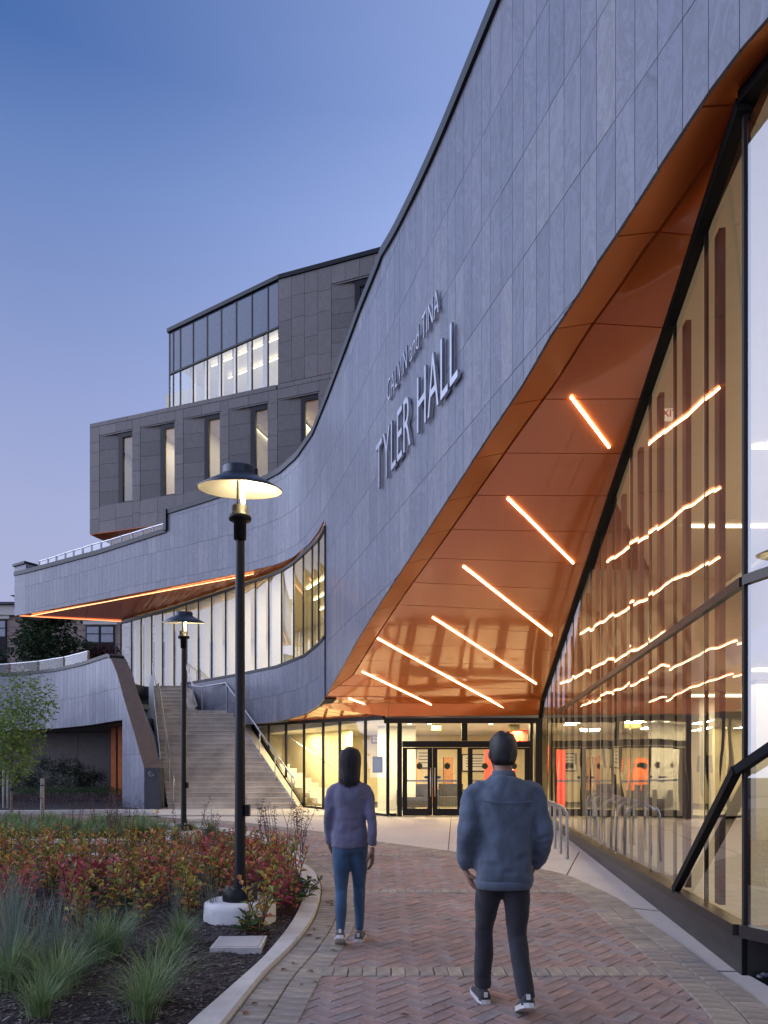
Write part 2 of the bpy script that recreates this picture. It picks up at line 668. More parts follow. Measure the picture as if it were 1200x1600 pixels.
def panel_mesh(poly, s0, s1, wpf, d=0.03, gap=0.003):
    """poly in (s, z); chord from wpf(s0) to wpf(s1); outward normal to the left of travel"""
    a, b = wpf(s0), wpf(s1)
    dirv = (b - a).normalized()
    n = Vector((-dirv.y, dirv.x, 0))
    L = (b - a).length
    pts = []
    for s, z in poly:
        t = (s - s0) / (s1 - s0)
        t = min(max(t, gap / L), 1 - gap / L)
        q = a + (b - a) * t
        pts.append(Vector((q.x, q.y, z)))
    return pts, n


panels = []
PW = 0.272
ROWS = [3.3, 4.85, 5.98, 7.11, 8.24, 9.37, 10.60]


def zrow(k, s):
    """course lines: level on the straight run, following the slightly rising band to the left"""
    t = max(0.0, min(1.0, (s - s508 + 3) / 16.0))
    base = ROWS[k]
    return base + t * 0.75 * (1 if k > 3 else 0)


ncol = int(WLEN / PW)
for c_ in range(ncol):
    s0, s1 = c_ * PW, (c_ + 1) * PW
    if wp(s1).y < 3.3: continue
    edges = [(s0, s1)]
    if s0 < s261 < s1: edges = [(s0, s261), (s261, s1)]
    if s0 < s508 < s1: edges = [(s0, s508), (s508, s1)]
    for e0, e1 in edges:
        if e1 - e0 < 0.03: continue
        m0, m1 = e0 + 0.011, e1 - 0.011
        zb0, zb1, zt0, zt1 = zbot(m0), zbot(m1), ztop(m0), ztop(m1)
        for k in range(len(ROWS)):
            lo = zrow(k, e0) + 0.004
            hi = zrow(k + 1, e0) - 0.004 if k + 1 < len(ROWS) else 12.5
            poly = [(e0, lo), (e1, lo), (e1, hi), (e0, hi)]
            poly = clip(poly, lambda q: q[1] - (zb0 + (zb1 - zb0) * (q[0] - e0) / (e1 - e0)))
            if len(poly) < 3: continue
            poly = clip(poly, lambda q: (zt0 + (zt1 - zt0) * (q[0] - e0) / (e1 - e0)) - q[1])
            if len(poly) < 3 or area2(poly) < 0.0004: continue
            pts, n = panel_mesh(poly, e0, e1, wp)
            dist = min(p.y for p in pts)
            panels.append((area2(poly) / dist ** 2, pts, n))
panels.sort(key=lambda q: -q[0])
rest = MB()
for i, (a_, pts, n) in enumerate(panels):
    off = n * (0.030 + 0.0015 * random.random())
    pp = [p - n * 0.004 for p in pts]
    if i < 300:
        MB().prism(pp, off).build('stone_panel', M['stone'], facade)
    else:
        rest.prism(pp, off)
if rest.v: rest.build('stone_panel', M['stone'], facade, kind='stuff')

# backing wall, black coping
back = MB()
cop = MB()
ss = [0.0]
while ss[-1] < WLEN - 0.3:
    ss.append(ss[-1] + 0.27)
ss = sorted(set(ss + [s508 - 0.012, s508 + 0.012, s261 - 0.012, s261 + 0.012, WLEN - 0.02]))


def nrm(s):
    d = (wp(min(s + 0.1, WLEN)) - wp(max(s - 0.1, 0))).normalized()
    return Vector((-d.y, d.x, 0))


for a, b in zip(ss, ss[1:]):
    if b - a < 0.004: continue
    pa, pb = wp(a), wp(b)
    na, nb = nrm(a), nrm(b)
    f0, f1 = pa - na * 0.002, pb - nb * 0.002
    k0, k1 = pa - na * 0.30, pb - nb * 0.30
    jump = (a < s508 < b) or (a < s261 < b)
    za, zb = zbot(a), zbot(b)
    ta, tb = ztop(a), ztop(b)
    if a < s508 < b: za = zb
    if a < s261 < b: ta = tb
    v = [(f0.x, f0.y, za), (f1.x, f1.y, zb), (f1.x, f1.y, tb), (f0.x, f0.y, ta), (k0.x, k0.y, za + .45), (k1.x, k1.y, zb + .45), (k1.x, k1.y, tb), (k0.x, k0.y, ta)]
    back.add(v, [[0, 1, 2, 3][::-1], [4, 5, 6, 7], [3, 2, 6, 7][::-1], [0, 1, 5, 4]])
    o0, o1 = pa + na * 0.075, pb + nb * 0.075
    i0, i1 = pa - na * 0.34, pb - nb * 0.34
    h = 0.15
    v = [(o0.x, o0.y, ta - .03), (o1.x, o1.y, tb - .03), (o1.x, o1.y, tb + h), (o0.x, o0.y, ta + h), (i0.x, i0.y, ta - .03), (i1.x, i1.y, tb - .03), (i1.x, i1.y, tb + h), (i0.x, i0.y, ta + h)]
    cop.add(v, [[0, 3, 2, 1], [4, 5, 6, 7], [3, 7, 6, 2], [0, 1, 5, 4]])
# vertical coping at the step and the end of the parapet
p = wp(s261); n = nrm(s261)
cop.box((p.x - n.x * .13, p.y - n.y * .13, (ztop(s261 + .05) + ztop(s261 - .05)) / 2 + .1), (0.16, 0.5, ztop(s261 - .05) - ztop(s261 + .05) + .12), (n.y, -n.x, 0))
back.build('backing_wall', M['joint'], facade)
cop.build('coping', M['black'], facade)
# end block of the terrace parapet
pe, pi = wp(WLEN - .02), wp(WLEN - 0.95)
n = nrm(WLEN - 0.5)
zt = ztop(WLEN - .1)
eb = MB()
q = [pe + n * 0.03, pi + n * 0.03, pi - n * 1.1, pe - n * 1.1]
eb.prism([(v.x, v.y, zt - 1.9) for v in q], (0, 0, 2.28))
eb.build('end_block', M['stone'], facade)
cb = MB()
q = [pe + n * 0.1 + (pe - pi).normalized() * .06, pi + n * 0.1, pi - n * 1.15, pe - n * 1.15 + (pe - pi).normalized() * .06]
cb.prism([(v.x, v.y, zt + 0.39) for v in q], (0, 0, 0.11))
cb.build('end_coping', M['black'], facade)

# ------------------------------------------------------------------ glass side wall on the right
GX0, GS = 2.006, 0.1218


def gx(Y): return GX0 + GS * Y


def sill(Y): return 0.335 + 0.004 * (Y - 5)


YN, YF = 4.97, 18.55
GTOP = [(4.2, 6.32), (5.035, 6.215), (6.54, 5.785), (9.3, 5.215), (18.1, 3.40), (18.9, 3.02)]
A0, A1 = P(1155, 195, 5.035), P(848, 1096, 18.1)


def gtop(Y):
    if Y > 17.9: Y, d = 17.9, (Y - 17.9) / .6 * .40
    else: d = 0
    return A0.z + (A1.z - A0.z) * (Y - A0.y) / (A1.y - A0.y) - d


gwall = hp('glass_side_wall')
gdir = Vector((GS, 1, 0)).normalized()
gout = Vector((-1, GS, 0)).normalized()
mx_px = [1164, 1100, 1051.5, 1013.3, 984.3, 959.5, 938.6, 921.5, 907, 894.2, 884, 875, 867.5, 860.5, 854, 849]
mys = [2140.0 / (x - 730) for x in mx_px]
mys[-1] = YF
TZ = 2.83
for i, (y0, y1) in enumerate(zip(mys, mys[1:])):
    for lo, hi in ((0, 1), (1, 2)):
        def zz(Y, k): return (sill(Y), min(TZ, gtop(Y)), gtop(Y))[k]
        if zz(y0, hi) - zz(y0, lo) < 0.05: continue
        # each pane sits a hair out of true, so its mirror image jogs at the joints
        j = [random.uniform(-.006, .006) for _ in range(4)]
        pts = []
        for k_, (Y, kk) in enumerate(((y0, lo), (y1, lo), (y1, hi), (y0, hi))):
            yy = Y + (0.012 if Y == y0 else -0.012)
            pts.append(Vector((gx(yy), yy, zz(yy, kk))) + gout * j[k_])
        MB().poly(pts[::-1]).build('glass_pane', M['glass_big'], gwall)
for i, Y in enumerate(mys):
    b = Vector((gx(Y), Y, sill(Y)))
    t = Vector((gx(Y), Y, gtop(Y)))
    mb = MB()
    mb.bar(b - gout * 0.02, t - gout * 0.02, 0.022, 0.05, up=gdir)
    mb.build('glazing_joint', M['frame'], gwall)
    if 0 < i < len(mys) - 1:
        # deep glass-and-bronze fin behind each joint
        mb = MB()
        mb.bar(b - gout * 0.13, t - gout * 0.13 - Vector((0, 0, .05)), 0.05, 0.11, up=gdir)
        mb.build('glazing_fin', simple('bronze_fin', (0.12, 0.085, 0.075), 0.4) if i == 1 else bpy.data.materials['bronze_fin'], gwall)
mb = MB(); mb.bar((gx(YN), YN, TZ), (gx(15.1), 15.1, min(TZ, gtop(15.1))), 0.05, 0.07); mb.build('transom', M['frame'], gwall)
mb = MB()
hf = [Vector((gx(Y), Y, gtop(Y))) + gout * .02 for Y in (4.9, 17.9, 18.5)]
for a, b in zip(hf, hf[1:]): mb.bar(a, b, 0.10, 0.11)
mb.build('head_frame', M['matt_black'], gwall)
mb = MB(); mb.bar(Vector((gx(4.93), 4.93, sill(4.93) - .03)) + gout * .02, Vector((gx(YF), YF, sill(YF) - .03)) + gout * .02, 0.13, 0.08); mb.build('sill_frame', M['frame'], gwall)
# corner and the facet that turns back under the front wall
K = Vector((gx(4.93), 4.93, 0))
fdir = Vector((0.3046, -1, 0)).normalized()
fout = Vector((-1, -0.3046, 0)).normalized()
mb = MB(); mb.bar(K + Vector((0, 0, .3)), K + Vector((0, 0, 6.3)), 0.03, 0.03); mb.build('corner_post', M['frame'], gwall)
for i in range(5):
    a, b = K + fdir * (0.02 + i * 1.35), K + fdir * (0.02 + (i + 1) * 1.35 - .03)
    for z0, z1 in ((0.34, TZ), (TZ, 6.3)):
        MB().poly([(a.x, a.y, z0), (b.x, b.y, z0), (b.x, b.y, z1), (a.x, a.y, z1)]).build('glass_pane', M['glass_coat'], gwall)
    mb = MB(); mb.bar(b + Vector((0, 0, .33)), b + Vector((0, 0, 6.3)), 0.03, 0.05, up=fdir); mb.build('glazing_joint', M['frame'], gwall)
mb = MB(); mb.bar(K + Vector((0, 0, TZ)), K + fdir * 6.7 + Vector((0, 0, TZ)), 0.05, 0.07); mb.build('transom', M['frame'], gwall)
mb = MB(); mb.bar(K + Vector((0, 0, 6.3)) + fout * .02, K + fdir * 6.7 + Vector((0, 0, 6.42)) + fout * .02, 0.09, 0.10); mb.build('head_frame', M['matt_black'], gwall)
mb = MB(); mb.bar(K + Vector((0, 0, .30)), K + fdir * 6.7 + Vector((0, 0, .62)), 0.11, 0.09); mb.build('sill_frame', M['frame'], gwall)
# black raking braces, outside the glass
bz = lambda y, Y: EYE + (HZ - y) * Y / FP
yb = 2140.0 / (1066 - 730)
br0 = Vector((gx(yb), yb, sill(yb) + .01)) + gout * .06
br1 = Vector((K.x, K.y, bz(1203, 4.93))) + gout * .06
mb = MB(); mb.bar(br0, br1, 0.065, 0.06, up=gdir.cross(Vector((0, 0, 1)))); mb.build('raking_brace', M['matt_black'], gwall)
br2 = K + fdir * 2.2 + fout * .06 + Vector((0, 0, br1.z + 1.15))
mb = MB(); mb.bar(br1 + fdir * .015, br2, 0.065, 0.06, up=fout); mb.build('raking_brace', M['matt_black'], gwall)
# plinth
pl = MB()
f = [(4.93, .335), (YF, sill(YF))]
o1 = gout * 0.035
pa, pb = Vector((gx(4.90), 4.90, 0)) + o1, Vector((gx(YF + .3), YF + .3, 0)) + o1
pl.prism([(pa.x, pa.y, -.15), (pb.x, pb.y, gz(YF) - .1), (pb.x, pb.y, sill(YF) - .075), (pa.x, pa.y, sill(5) - .075)], -gout * 0.4)
pl.build('plinth', M['plinth'], gwall)
pl = MB()
e0 = pa + Vector((0.004, -.004, 0)); e1 = e0 + Vector((2.2, -.06, 0))
pl.prism([(e0.x, e0.y, -.15), (e1.x, e1.y, -.15), (e1.x, e1.y, .275), (e0.x, e0.y, .262)], (0.06, .5, 0))
pl.build('plinth', M['matt_black'], gwall)
MB().prism([K + Vector((.05, -.12, .30)), K + Vector((2.0, -1.3, .30)), K + Vector((2.0, -1.3, .75)), K + Vector((.05, -.12, .32))], (0.1, .2, 0)).build('red_infill', simple('red_infill_metal', (0.45, 0.05, 0.03), 0.4), gwall)

# ------------------------------------------------------------------ entrance wall (E) and lower lobby glass
YE = 18.55
ET = 2.985
ent = hp('entrance_wall')
ez = lambda y: EYE + (HZ - y) * YE / FP
ex = lambda x: (x - 600) * YE / FP
gE = gz(YE)
fr = []


def ebar(x0, x1, y0, y1, d=0.12, name='frame_bar', mat='black', yo=0.0, par=None):
    mb = MB()
    mb.box(((ex(x0) + ex(x1)) / 2, YE + yo, (ez(y0) + ez(y1)) / 2), (abs(ex(x1) - ex(x0)), d, abs(ez(y1) - ez(y0))))
    return mb.build(name, M[mat], par or ent)


yb_ = HZ - (gE - EYE) * FP / YE
ebar(600, 847, 1122, 1130, 0.16)
ebar(628.5, 827.5, 1158, 1167.5, 0.13)
ebar(620.5, 628, 1130.5, yb_, 0.15)
ebar(604, 608, 1130.5, yb_, 0.10)
ebar(721, 730, 1130.5, 1157.5, 0.13)
ebar(827.5, 832, 1130.5, yb_, 0.13)
ebar(836, 846, 1122, yb_, 0.18)
ebar(608.5, 620, yb_ - 4, yb_, 0.10)
for a, b, c, d in ((628, 721, 1130, 1158), (730, 827.5, 1130, 1158), (608, 620.5, 1130, yb_), (832, 836.5, 1130, yb_)):
    MB().poly([(ex(a), YE + .01, ez(d)), (ex(b), YE + .01, ez(d)), (ex(b), YE + .01, ez(c)), (ex(a), YE + .01, ez(c))]).build('glass_pane', M['glass'], ent)


def leaf(x0, x1, hinge_left):
    dr = hp('entrance_door')
    yb2 = yb_ - 0.6
    st = 7.2
    for (a, b, c, d) in ((x0, x0 + st, 1168.2, yb2), (x1 - st, x1, 1168.2, yb2), (x0 + st, x1 - st, 1168.2, 1171), (x0 + st, x1 - st, yb2 - 11, yb2)):
        ebar(a, b, c, d, 0.07, 'door_rail', 'black', -.01, dr)
    MB().poly([(ex(x0 + st), YE, ez(yb2 - 11)), (ex(x1 - st), YE, ez(yb2 - 11)), (ex(x1 - st), YE, ez(1171)), (ex(x0 + st), YE, ez(1171))]).build('glass_pane', M['glass'], dr)
    ebar(x0 + st, x1 - st, 1218.6, 1221.4, 0.03, 'push_bar', 'steel', .05, dr)
    hx = x1 - 3 if hinge_left else x0 + 3
    mb = MB()
    mb.tube([(ex(hx), YE - .05, ez(1200)), (ex(hx), YE - .105, ez(1200.1)), (ex(hx), YE - .105, ez(1243.9)), (ex(hx), YE - .05, ez(1244))], 0.017, 8)
    mb.build('handle', M['steel'], dr)
    cx, cz = ex((x0 + x1) / 2 + (3 if hinge_left else 0)), ez(1197)
    mb = MB()
    mb.prism([(cx + .085 * math.cos(a * math.pi / 12), YE - .012, cz + .085 * math.sin(a * math.pi / 12)) for a in range(24)], (0, .004, 0))
    mb.build('round_sticker', simple('green_sticker', (0.03, 0.05, 0.02), 0.5), dr)
    cx, cz = ex(x1 - 9 if hinge_left else x0 + 9), ez(1214.5)
    mb = MB()
    mb.prism([(cx + .07 * math.cos(a * math.pi / 10), YE - .012, cz + .036 * math.sin(a * math.pi / 10)) for a in range(20)], (0, .004, 0))
    mb.build('oval_sticker', simple('blue_sticker', (0.03, 0.10, 0.22), 0.5), dr)


leaf(629, 675.4, True); leaf(676, 721.5, False)
leaf(731, 778.6, True); leaf(779.2, 827, False)

# slanted lobby glass running back to the stair
L0 = Vector((ex(606), YE, 0))
LD = Vector((-3.158, 4.1, 0))


def Lt(px):
    k = (px - 600) / FP
    t = (L0.x - k * L0.y) / (k * LD.y - LD.x)
    return L0 + LD * t


lob = hp('lobby_glass')
lm = [606, 571, 531, 505, 475, 447, 420, 398]
ltop = lambda v: lerp(ET, 3.26, (v.y - YE) / 6.0)
lnor = Vector((-4.1, -3.158, 0)).normalized()
# the raking stringer line cuts the panes: from (475,1258) up to (395,1131)
stri0, stri1 = Lt(475), Lt(395)
zs0, zs1 = gz(stri0.y), 3.2


def zcut(v):
    if v.y <= stri0.y: return gz(v.y) + .03
    return lerp(zs0, zs1, (v.y - stri0.y) / (stri1.y - stri0.y)) + .03


for a, b in zip(lm, lm[1:]):
    va, vb = Lt(a), Lt(b)
    j = [Vector((0, 0, 0))] * 4
    MB().poly([(va.x, va.y, zcut(va)), (va.x, va.y, ltop(va)), (vb.x, vb.y, ltop(vb)), (vb.x, vb.y, min(zcut(vb), ltop(vb) - .02))]).build('glass_pane', M['glass'], lob)
for a in lm[:-1]:
    v = Lt(a)
    mb = MB(); mb.bar((v.x, v.y, zcut(v)), (v.x, v.y, ltop(v)), 0.05, 0.09, up=LD.normalized()); mb.build('glazing_bar', M['black'], lob)
va, vb = Lt(600), Lt(392)
mb = MB(); mb.bar((va.x, va.y, ltop(va) + .03), (vb.x, vb.y, ltop(vb) + .03), 0.10, 0.12); mb.build('head_frame', M['black'], lob)
v5 = stri0
mb = MB(); mb.bar((L0.x, L0.y, gz(L0.y) + .02), (v5.x, v5.y, gz(v5.y) + .02), 0.08, 0.07); mb.build('sill_frame', M['black'], lob)
mb = MB(); mb.bar((stri0.x + lnor.x * .02, stri0.y + lnor.y * .02, zs0 + .02), (stri1.x + lnor.x * .02, stri1.y + lnor.y * .02, zs1 + .02), 0.10, 0.13, up=lnor.cross(LD.normalized())); mb.build('raking_frame', M['black'], lob)

# ------------------------------------------------------------------ band of the wall below the upper windows
BT = [(508, 17.6), (498, 18.66), (487, 19.6), (477, 20.4), (460, 21.4), (433, 22.6), (400, 23.8), (368, 24.9), (330, 26.1), (297, 27.2), (240, 28.75), (205, 29.6), (189, 30.0)]
SILLY = [(508, 999), (498, 1010), (477, 1027), (433, 1044), (368, 1057), (297, 1069), (189, 1078)]
BBOT = [(508, 1092), (498, 1104), (477, 1116), (433, 1128), (397, 1131)]
bl = resample(smooth_line([Vector(((x - 600) / FP * Y, Y, 0)) for x, Y in BT], 8), 0.02)
blp = lambda s: bl[max(0, min(len(bl) - 1, int(round(s / S))))]
BL = (len(bl) - 1) * S


def bz_sill(s):
    p = blp(s); return EYE + (HZ - table(SILLY, px_of(p))) * p.y / FP


def bz_bot(s):
    p = blp(s); x = px_of(p)
    if x < 397: return 3.26 - 0.0 * s
    return EYE + (HZ - table(BBOT, x)) * p.y / FP


s290 = next(i * S for i in range(len(bl)) if px_of(bl[i]) < 286)
band = hp('lower_stone_band')
ncb = int(s290 / PW)
mbk = MB(); mcp = MB()
for c_ in range(ncb + 1):
    s0, s1 = c_ * PW, (c_ + 1) * PW
    zb0, zb1, zt0, zt1 = bz_bot(s0), bz_bot(s1), bz_sill(s0), bz_sill(s1)
    for lo, hi in ((2.0, 4.1), (4.108, 6.5)):
        poly = [(s0, lo), (s1, lo), (s1, hi), (s0, hi)]
        poly = clip(poly, lambda q: q[1] - (zb0 + (zb1 - zb0) * (q[0] - s0) / PW))
        if len(poly) < 3: continue
        poly = clip(poly, lambda q: (zt0 + (zt1 - zt0) * (q[0] - s0) / PW) - q[1])
        if len(poly) < 3 or area2(poly) < .004: continue
        pts, n = panel_mesh(poly, s0, s1, blp)
        MB().prism([p - n * .004 for p in pts], n * (.03 + .0015 * random.random())).build('stone_panel', M['stone'], band)
    pa, pb = blp(s0), blp(s1)
    d = (pb - pa).normalized(); n = Vector((-d.y, d.x, 0))
    k0, k1 = pa - n * .3, pb - n * .3
    mbk.add([(pa.x, pa.y, zb0), (pb.x, pb.y, zb1), (pb.x, pb.y, zt1), (pa.x, pa.y, zt0), (k0.x, k0.y, zb0), (k1.x, k1.y, zb1), (k1.x, k1.y, zt1), (k0.x, k0.y, zt0)],
            [[3, 2, 1, 0], [4, 5, 6, 7], [3, 7, 6, 2], [0, 1, 5, 4]])
    o0, o1 = pa + n * .05, pb + n * .05
    mcp.add([(o0.x, o0.y, zt0), (o1.x, o1.y, zt1), (o1.x, o1.y, zt1 + .09), (o0.x, o0.y, zt0 + .09), (k0.x, k0.y, zt0), (k1.x, k1.y, zt1), (k1.x, k1.y, zt1 + .09), (k0.x, k0.y, zt0 + .09)],
            [[3, 2, 1, 0], [4, 5, 6, 7], [3, 7, 6, 2], [0, 1, 5, 4]])
mbk.build('backing_wall', M['joint'], band)
mcp.build('sill_strip', M['black'], band)

# ------------------------------------------------------------------ upper curved window
upw = hp('upper_window')
UM = [508, 498, 488, 474, 459, 440, 420, 399, 375, 352.5, 330.6, 310, 291, 272, 254, 237, 220.5, 205.5, 189]
UTOP = [(508, 823), (498, 841), (477, 862), (455, 882), (433, 895), (390, 910), (325, 932), (260, 953), (188.5, 973)]


def uY(px):
    return table(BT, px)


def upt(px, y):
    return P(px, y, uY(px))


FLZ = 5.02
for a, b in zip(UM, UM[1:]):
    ta, tb = upt(a, table(UTOP, a)), upt(b, table(UTOP, b))
    sa, sb = upt(a, table(SILLY, a)), upt(b, table(SILLY, b))
    if b < 297: sb.z = FLZ
    if a < 297: sa.z = FLZ
    MB().poly([sa, ta, tb, sb]).build('glass_pane', M['glass_up'], upw)
for a in UM:
    t, s_ = upt(a, table(UTOP, a)), upt(a, table(SILLY, a))
    if a < 297: s_.z = FLZ
    mb = MB(); mb.bar(s_, t, 0.045, 0.08, up=(t - s_).cross(Vector((1, 0, 0)))); mb.build('glazing_bar', M['frame'], upw)
tp = [upt(a, table(UTOP, a)) for a in UM]
mb = MB()
for a, b in zip(tp, tp[1:]): mb.bar(a + Vector((0, -.02, -.02)), b + Vector((0, -.02, -.02)), 0.07, 0.09)
mb.build('head_frame', M['black'], upw)

# ------------------------------------------------------------------ orange soffit over the entrance
sof = hp('entrance_soffit')
wn_in = Vector((1, 0.3046, 0)).normalized()


def sY(Y):
    """front edge point of the soffit where the wall stands at depth Y"""
    if Y < 15.2:
        x = 3.837 - .3046 * Y
        s = 0
        q = Vector((x, Y, 0))
    else:
        q = min(wall_line, key=lambda v: abs(v.y - Y))
    return q


def zb_at(q):
    if q.y < 4.5: return 6.30
    return EYE + (HZ - table(BOTY, px_of(q))) * q.y / FP


def Pedge(Y):
    q = sY(Y); return Vector((q.x, q.y, zb_at(q)))


def Qin(Y):
    """end of the folded strip, seen on the row at depth Y"""
    Y0 = Y - 0.117
    p = Pedge(Y0)
    return Vector((p.x + .385, Y0 + .117, p.z + .13))


def Tin(Y):
    return Vector((gx(Y), Y, gtop(Y))) + gout * .01




def TY(Y):
    """a cross joint runs a little nearer at the glass than at the wall"""
    if Y < 5.0: return Y - .12
    if Y < 10: return Y - (.2 + .04 * (Y - 6))
    return Y - .36 * max(0, (16.8 - Y) / 6.8)


def ruled(name, L, Rr, mat, par, na=4, nb=4, th=.05, lift=0.0):
    """panel ruled between two edges; L, Rr: functions of 0..1"""
    mb = MB()
    g = []
    for i in range(na + 1):
        a, b = Vector(L(i / na)), Vector(Rr(i / na))
        for k in range(nb + 1):
            g.append(a.lerp(b, k / nb) + Vector((0, 0, lift)))
    q = lambda i, k: i * (nb + 1) + k
    fs = [[q(i, k), q(i, k + 1), q(i + 1, k + 1), q(i + 1, k)] for i in range(na) for k in range(nb)]
    mb.add(g, fs, True)
    rim = [q(i, 0) for i in range(na + 1)] + [q(na, k) for k in range(1, nb + 1)] + [q(i, nb) for i in range(na - 1, -1, -1)] + [q(0, k) for k in range(nb - 1, 0, -1)]
    n = len(rim)
    up = Vector((0, 0, th))
    mb.add([g[i] for i in rim] + [g[i] + up for i in rim], [[i, (i + 1) % n, n + (i + 1) % n, n + i] for i in range(n)])
    mb.add([v + up for v in g], [f[::-1] for f in fs])
    return mb.build(name, M[mat], par)


YJ = [-4.0, -1.5, 1.0, 3.2, 4.1, 5.1, 6.05, 6.99, 7.94, 8.87, 9.75, 10.6, 11.45, 12.3, 13.15, 14.0, 14.85, 15.7, 16.6]
DX = Vector((.03, 0, 0))
for a, b in zip(YJ, YJ[1:]):
    a2, b2 = a + .007, b - .007
    ruled('fascia_panel', lambda t: Pedge(lerp(a2, b2, t) - .117), lambda t: Qin(lerp(a2, b2, t)), 'fascia', sof, 6, 2)
    if a >= 5.0:
        ruled('soffit_panel', lambda t: Qin(lerp(a2, b2, t)) + DX, lambda t: Tin(lerp(TY(a) + .007, TY(b) - .007, t)), 'soffit', sof, 4, 8)
    else:
        def fr_(Y):
            Y = TY(Y)
            if Y > K.y: return Tin(Y)
            f0 = K + fdir * (K.y - Y) * 1.045
            return Vector((f0.x, f0.y, 6.34 + .03 * (K.y - Y))) + fout * .05
        ruled('soffit_panel', lambda t: Qin(lerp(a2, b2, t)) + DX, lambda t: fr_(lerp(a2, b2, t)), 'soffit', sof, 4, 6)
# far rows, over the doors: from the rising tail of the wall and the lower band across to the glass
def band_pt(s_):
    v = blp(s_); return Vector((v.x, v.y, EYE + (HZ - table(BBOT, px_of(v))) * v.y / FP + .01))


i0s = 1.35
LB = [Pedge(16.6 - .117 + k * .1).lerp(Qin(16.6 + k * .1) + DX, max(0, 1 - k / 10)) for k in range(11)] + [band_pt(k * i0s / 8) for k in range(1, 9)]
LE = [Pedge(16.6 - .117 + k * .1) for k in range(11)]
lb0 = LB[:11]
ruled('fascia_panel', lambda t: LE[int(round(t * 10))], lambda t: lb0[int(round(t * 10))] - DX * (1 - t), 'fascia', sof, 10, 2)
LB = even_(LB, 24)
rows = [TY(16.6), 17.15, 17.65, 18.08, 18.47]
nr = len(rows) - 1
for r in range(nr):
    u0, u1 = r / nr, (r + 1) / nr
    def Lf(t):
        q = lerp(u0, u1 - .02, t) * 24
        i = min(23, int(q)); return LB[i].lerp(LB[i + 1], q - i)
    Rf = lambda t: Tin(lerp(rows[r], rows[r + 1] - .012, t))
    if r < nr - 1:
        ruled('soffit_panel', Lf, Rf, 'soffit', sof, 4, 8)
    else:
        l_, r_ = Lf(0), Rf(0)
        S6 = l_.lerp(r_, (ex(606) - l_.x) / (r_.x - l_.x))
        E6 = Vector((ex(606), 18.46, ET + .05))
        ruled('soffit_panel', Lf, lambda t: S6.lerp(E6, t), 'soffit', sof, 4, 5)
        ruled('soffit_panel', lambda t: S6.lerp(E6, t) + Vector((.01, 0, 0)), Rf, 'soffit', sof, 4, 6)
# wedge between the lower band and the lobby glass
cells = 9
i1s = next(i for i in range(len(bl)) if px_of(bl[i]) < 396) * S
for k in range(cells):
    u0, u1 = k / cells, (k + 1) / cells - .012
    ruled('soffit_panel', lambda t: band_pt(lerp(i0s, i1s, lerp(u0, u1, t))), lambda t: (lambda w_: Vector((w_.x, w_.y, ltop(w_) + .06)))(L0 + (Lt(396) - L0) * lerp(u0, u1, t)), 'soffit', sof, 3, 3)

def on_soffit(x, y):
    """where the line of sight through a measured spot meets the soffit"""
    best = None
    kk = (x - 600) / FP
    for k in range(500, 1850):
        Y = k * .01
        q, t = Qin(Y), Tin(TY(Y))
        d = t - q
        u = (kk * q.y - q.x) / (d.x - kk * d.y)
        c = q + d * u
        e = abs(HZ - (c.z - EYE) * FP / c.y - y)
        if Y < 16.6 and -0.3 < u < 1.3 and (best is None or e < best[0]): best = (e, c)
    for k in range(200):
        v = k / 199
        i = min(23, int(v * 24)); q = LB[i].lerp(LB[i + 1], v * 24 - i)
        j = min(nr - 1, int(v * nr)); t = Tin(lerp(rows[j], rows[j + 1], v * nr - j))
        d = t - q
        u = (kk * q.y - q.x) / (d.x - kk * d.y)
        c = q + d * u
        e = abs(HZ - (c.z - EYE) * FP / c.y - y)
        if -0.3 < u < 1.3 and (best is None or e < best[0]): best = (e, c)
    return best[1]


for a, b, w in (((892, 618), (952, 698), .022), ((793, 777), (896, 879), .022), ((724, 884), (862, 992), .024), ((676, 964), (838, 1068), .026), ((590, 997), (790, 1107), .028), ((566, 1049), (687, 1107), .026), ((545, 1091), (585, 1105), .02)):
    p0, p1 = on_soffit(*a), on_soffit(*b)
    n_ = 10
    mb = MB()
    prev = p0
    for k in range(1, n_ + 1):
        t = k / n_
        c = on_soffit(lerp(a[0], b[0], t), lerp(a[1], b[1], t))
        mb.bar(prev - Vector((0, 0, .012)), c - Vector((0, 0, .012)), w, .02)
        prev = c
    mb.build('light_strip', M['led'], sof)

# ------------------------------------------------------------------ canopy soffit on the left
can = hp('canopy_soffit')
TIP = P(27, 961, 31.85)
ux_ = [508, 498, 488, 474, 459, 440, 420, 399, 375, 352.5, 330.6, 310, 291, 272, 254, 237, 220.5, 205.5, 189]
wx_ = [508, 503, 497, 489, 480, 468, 452, 436, 418, 400, 380, 360, 340, 318, 296, 272, 248, 222, 190]


def wedge_pt(px):
    q = min((v for v in wall_line if v.y > 14), key=lambda v: abs(px_of(v) - px))
    return Vector((q.x, q.y, EYE + (HZ - table(BOTUP, px)) * q.y / FP + .012))


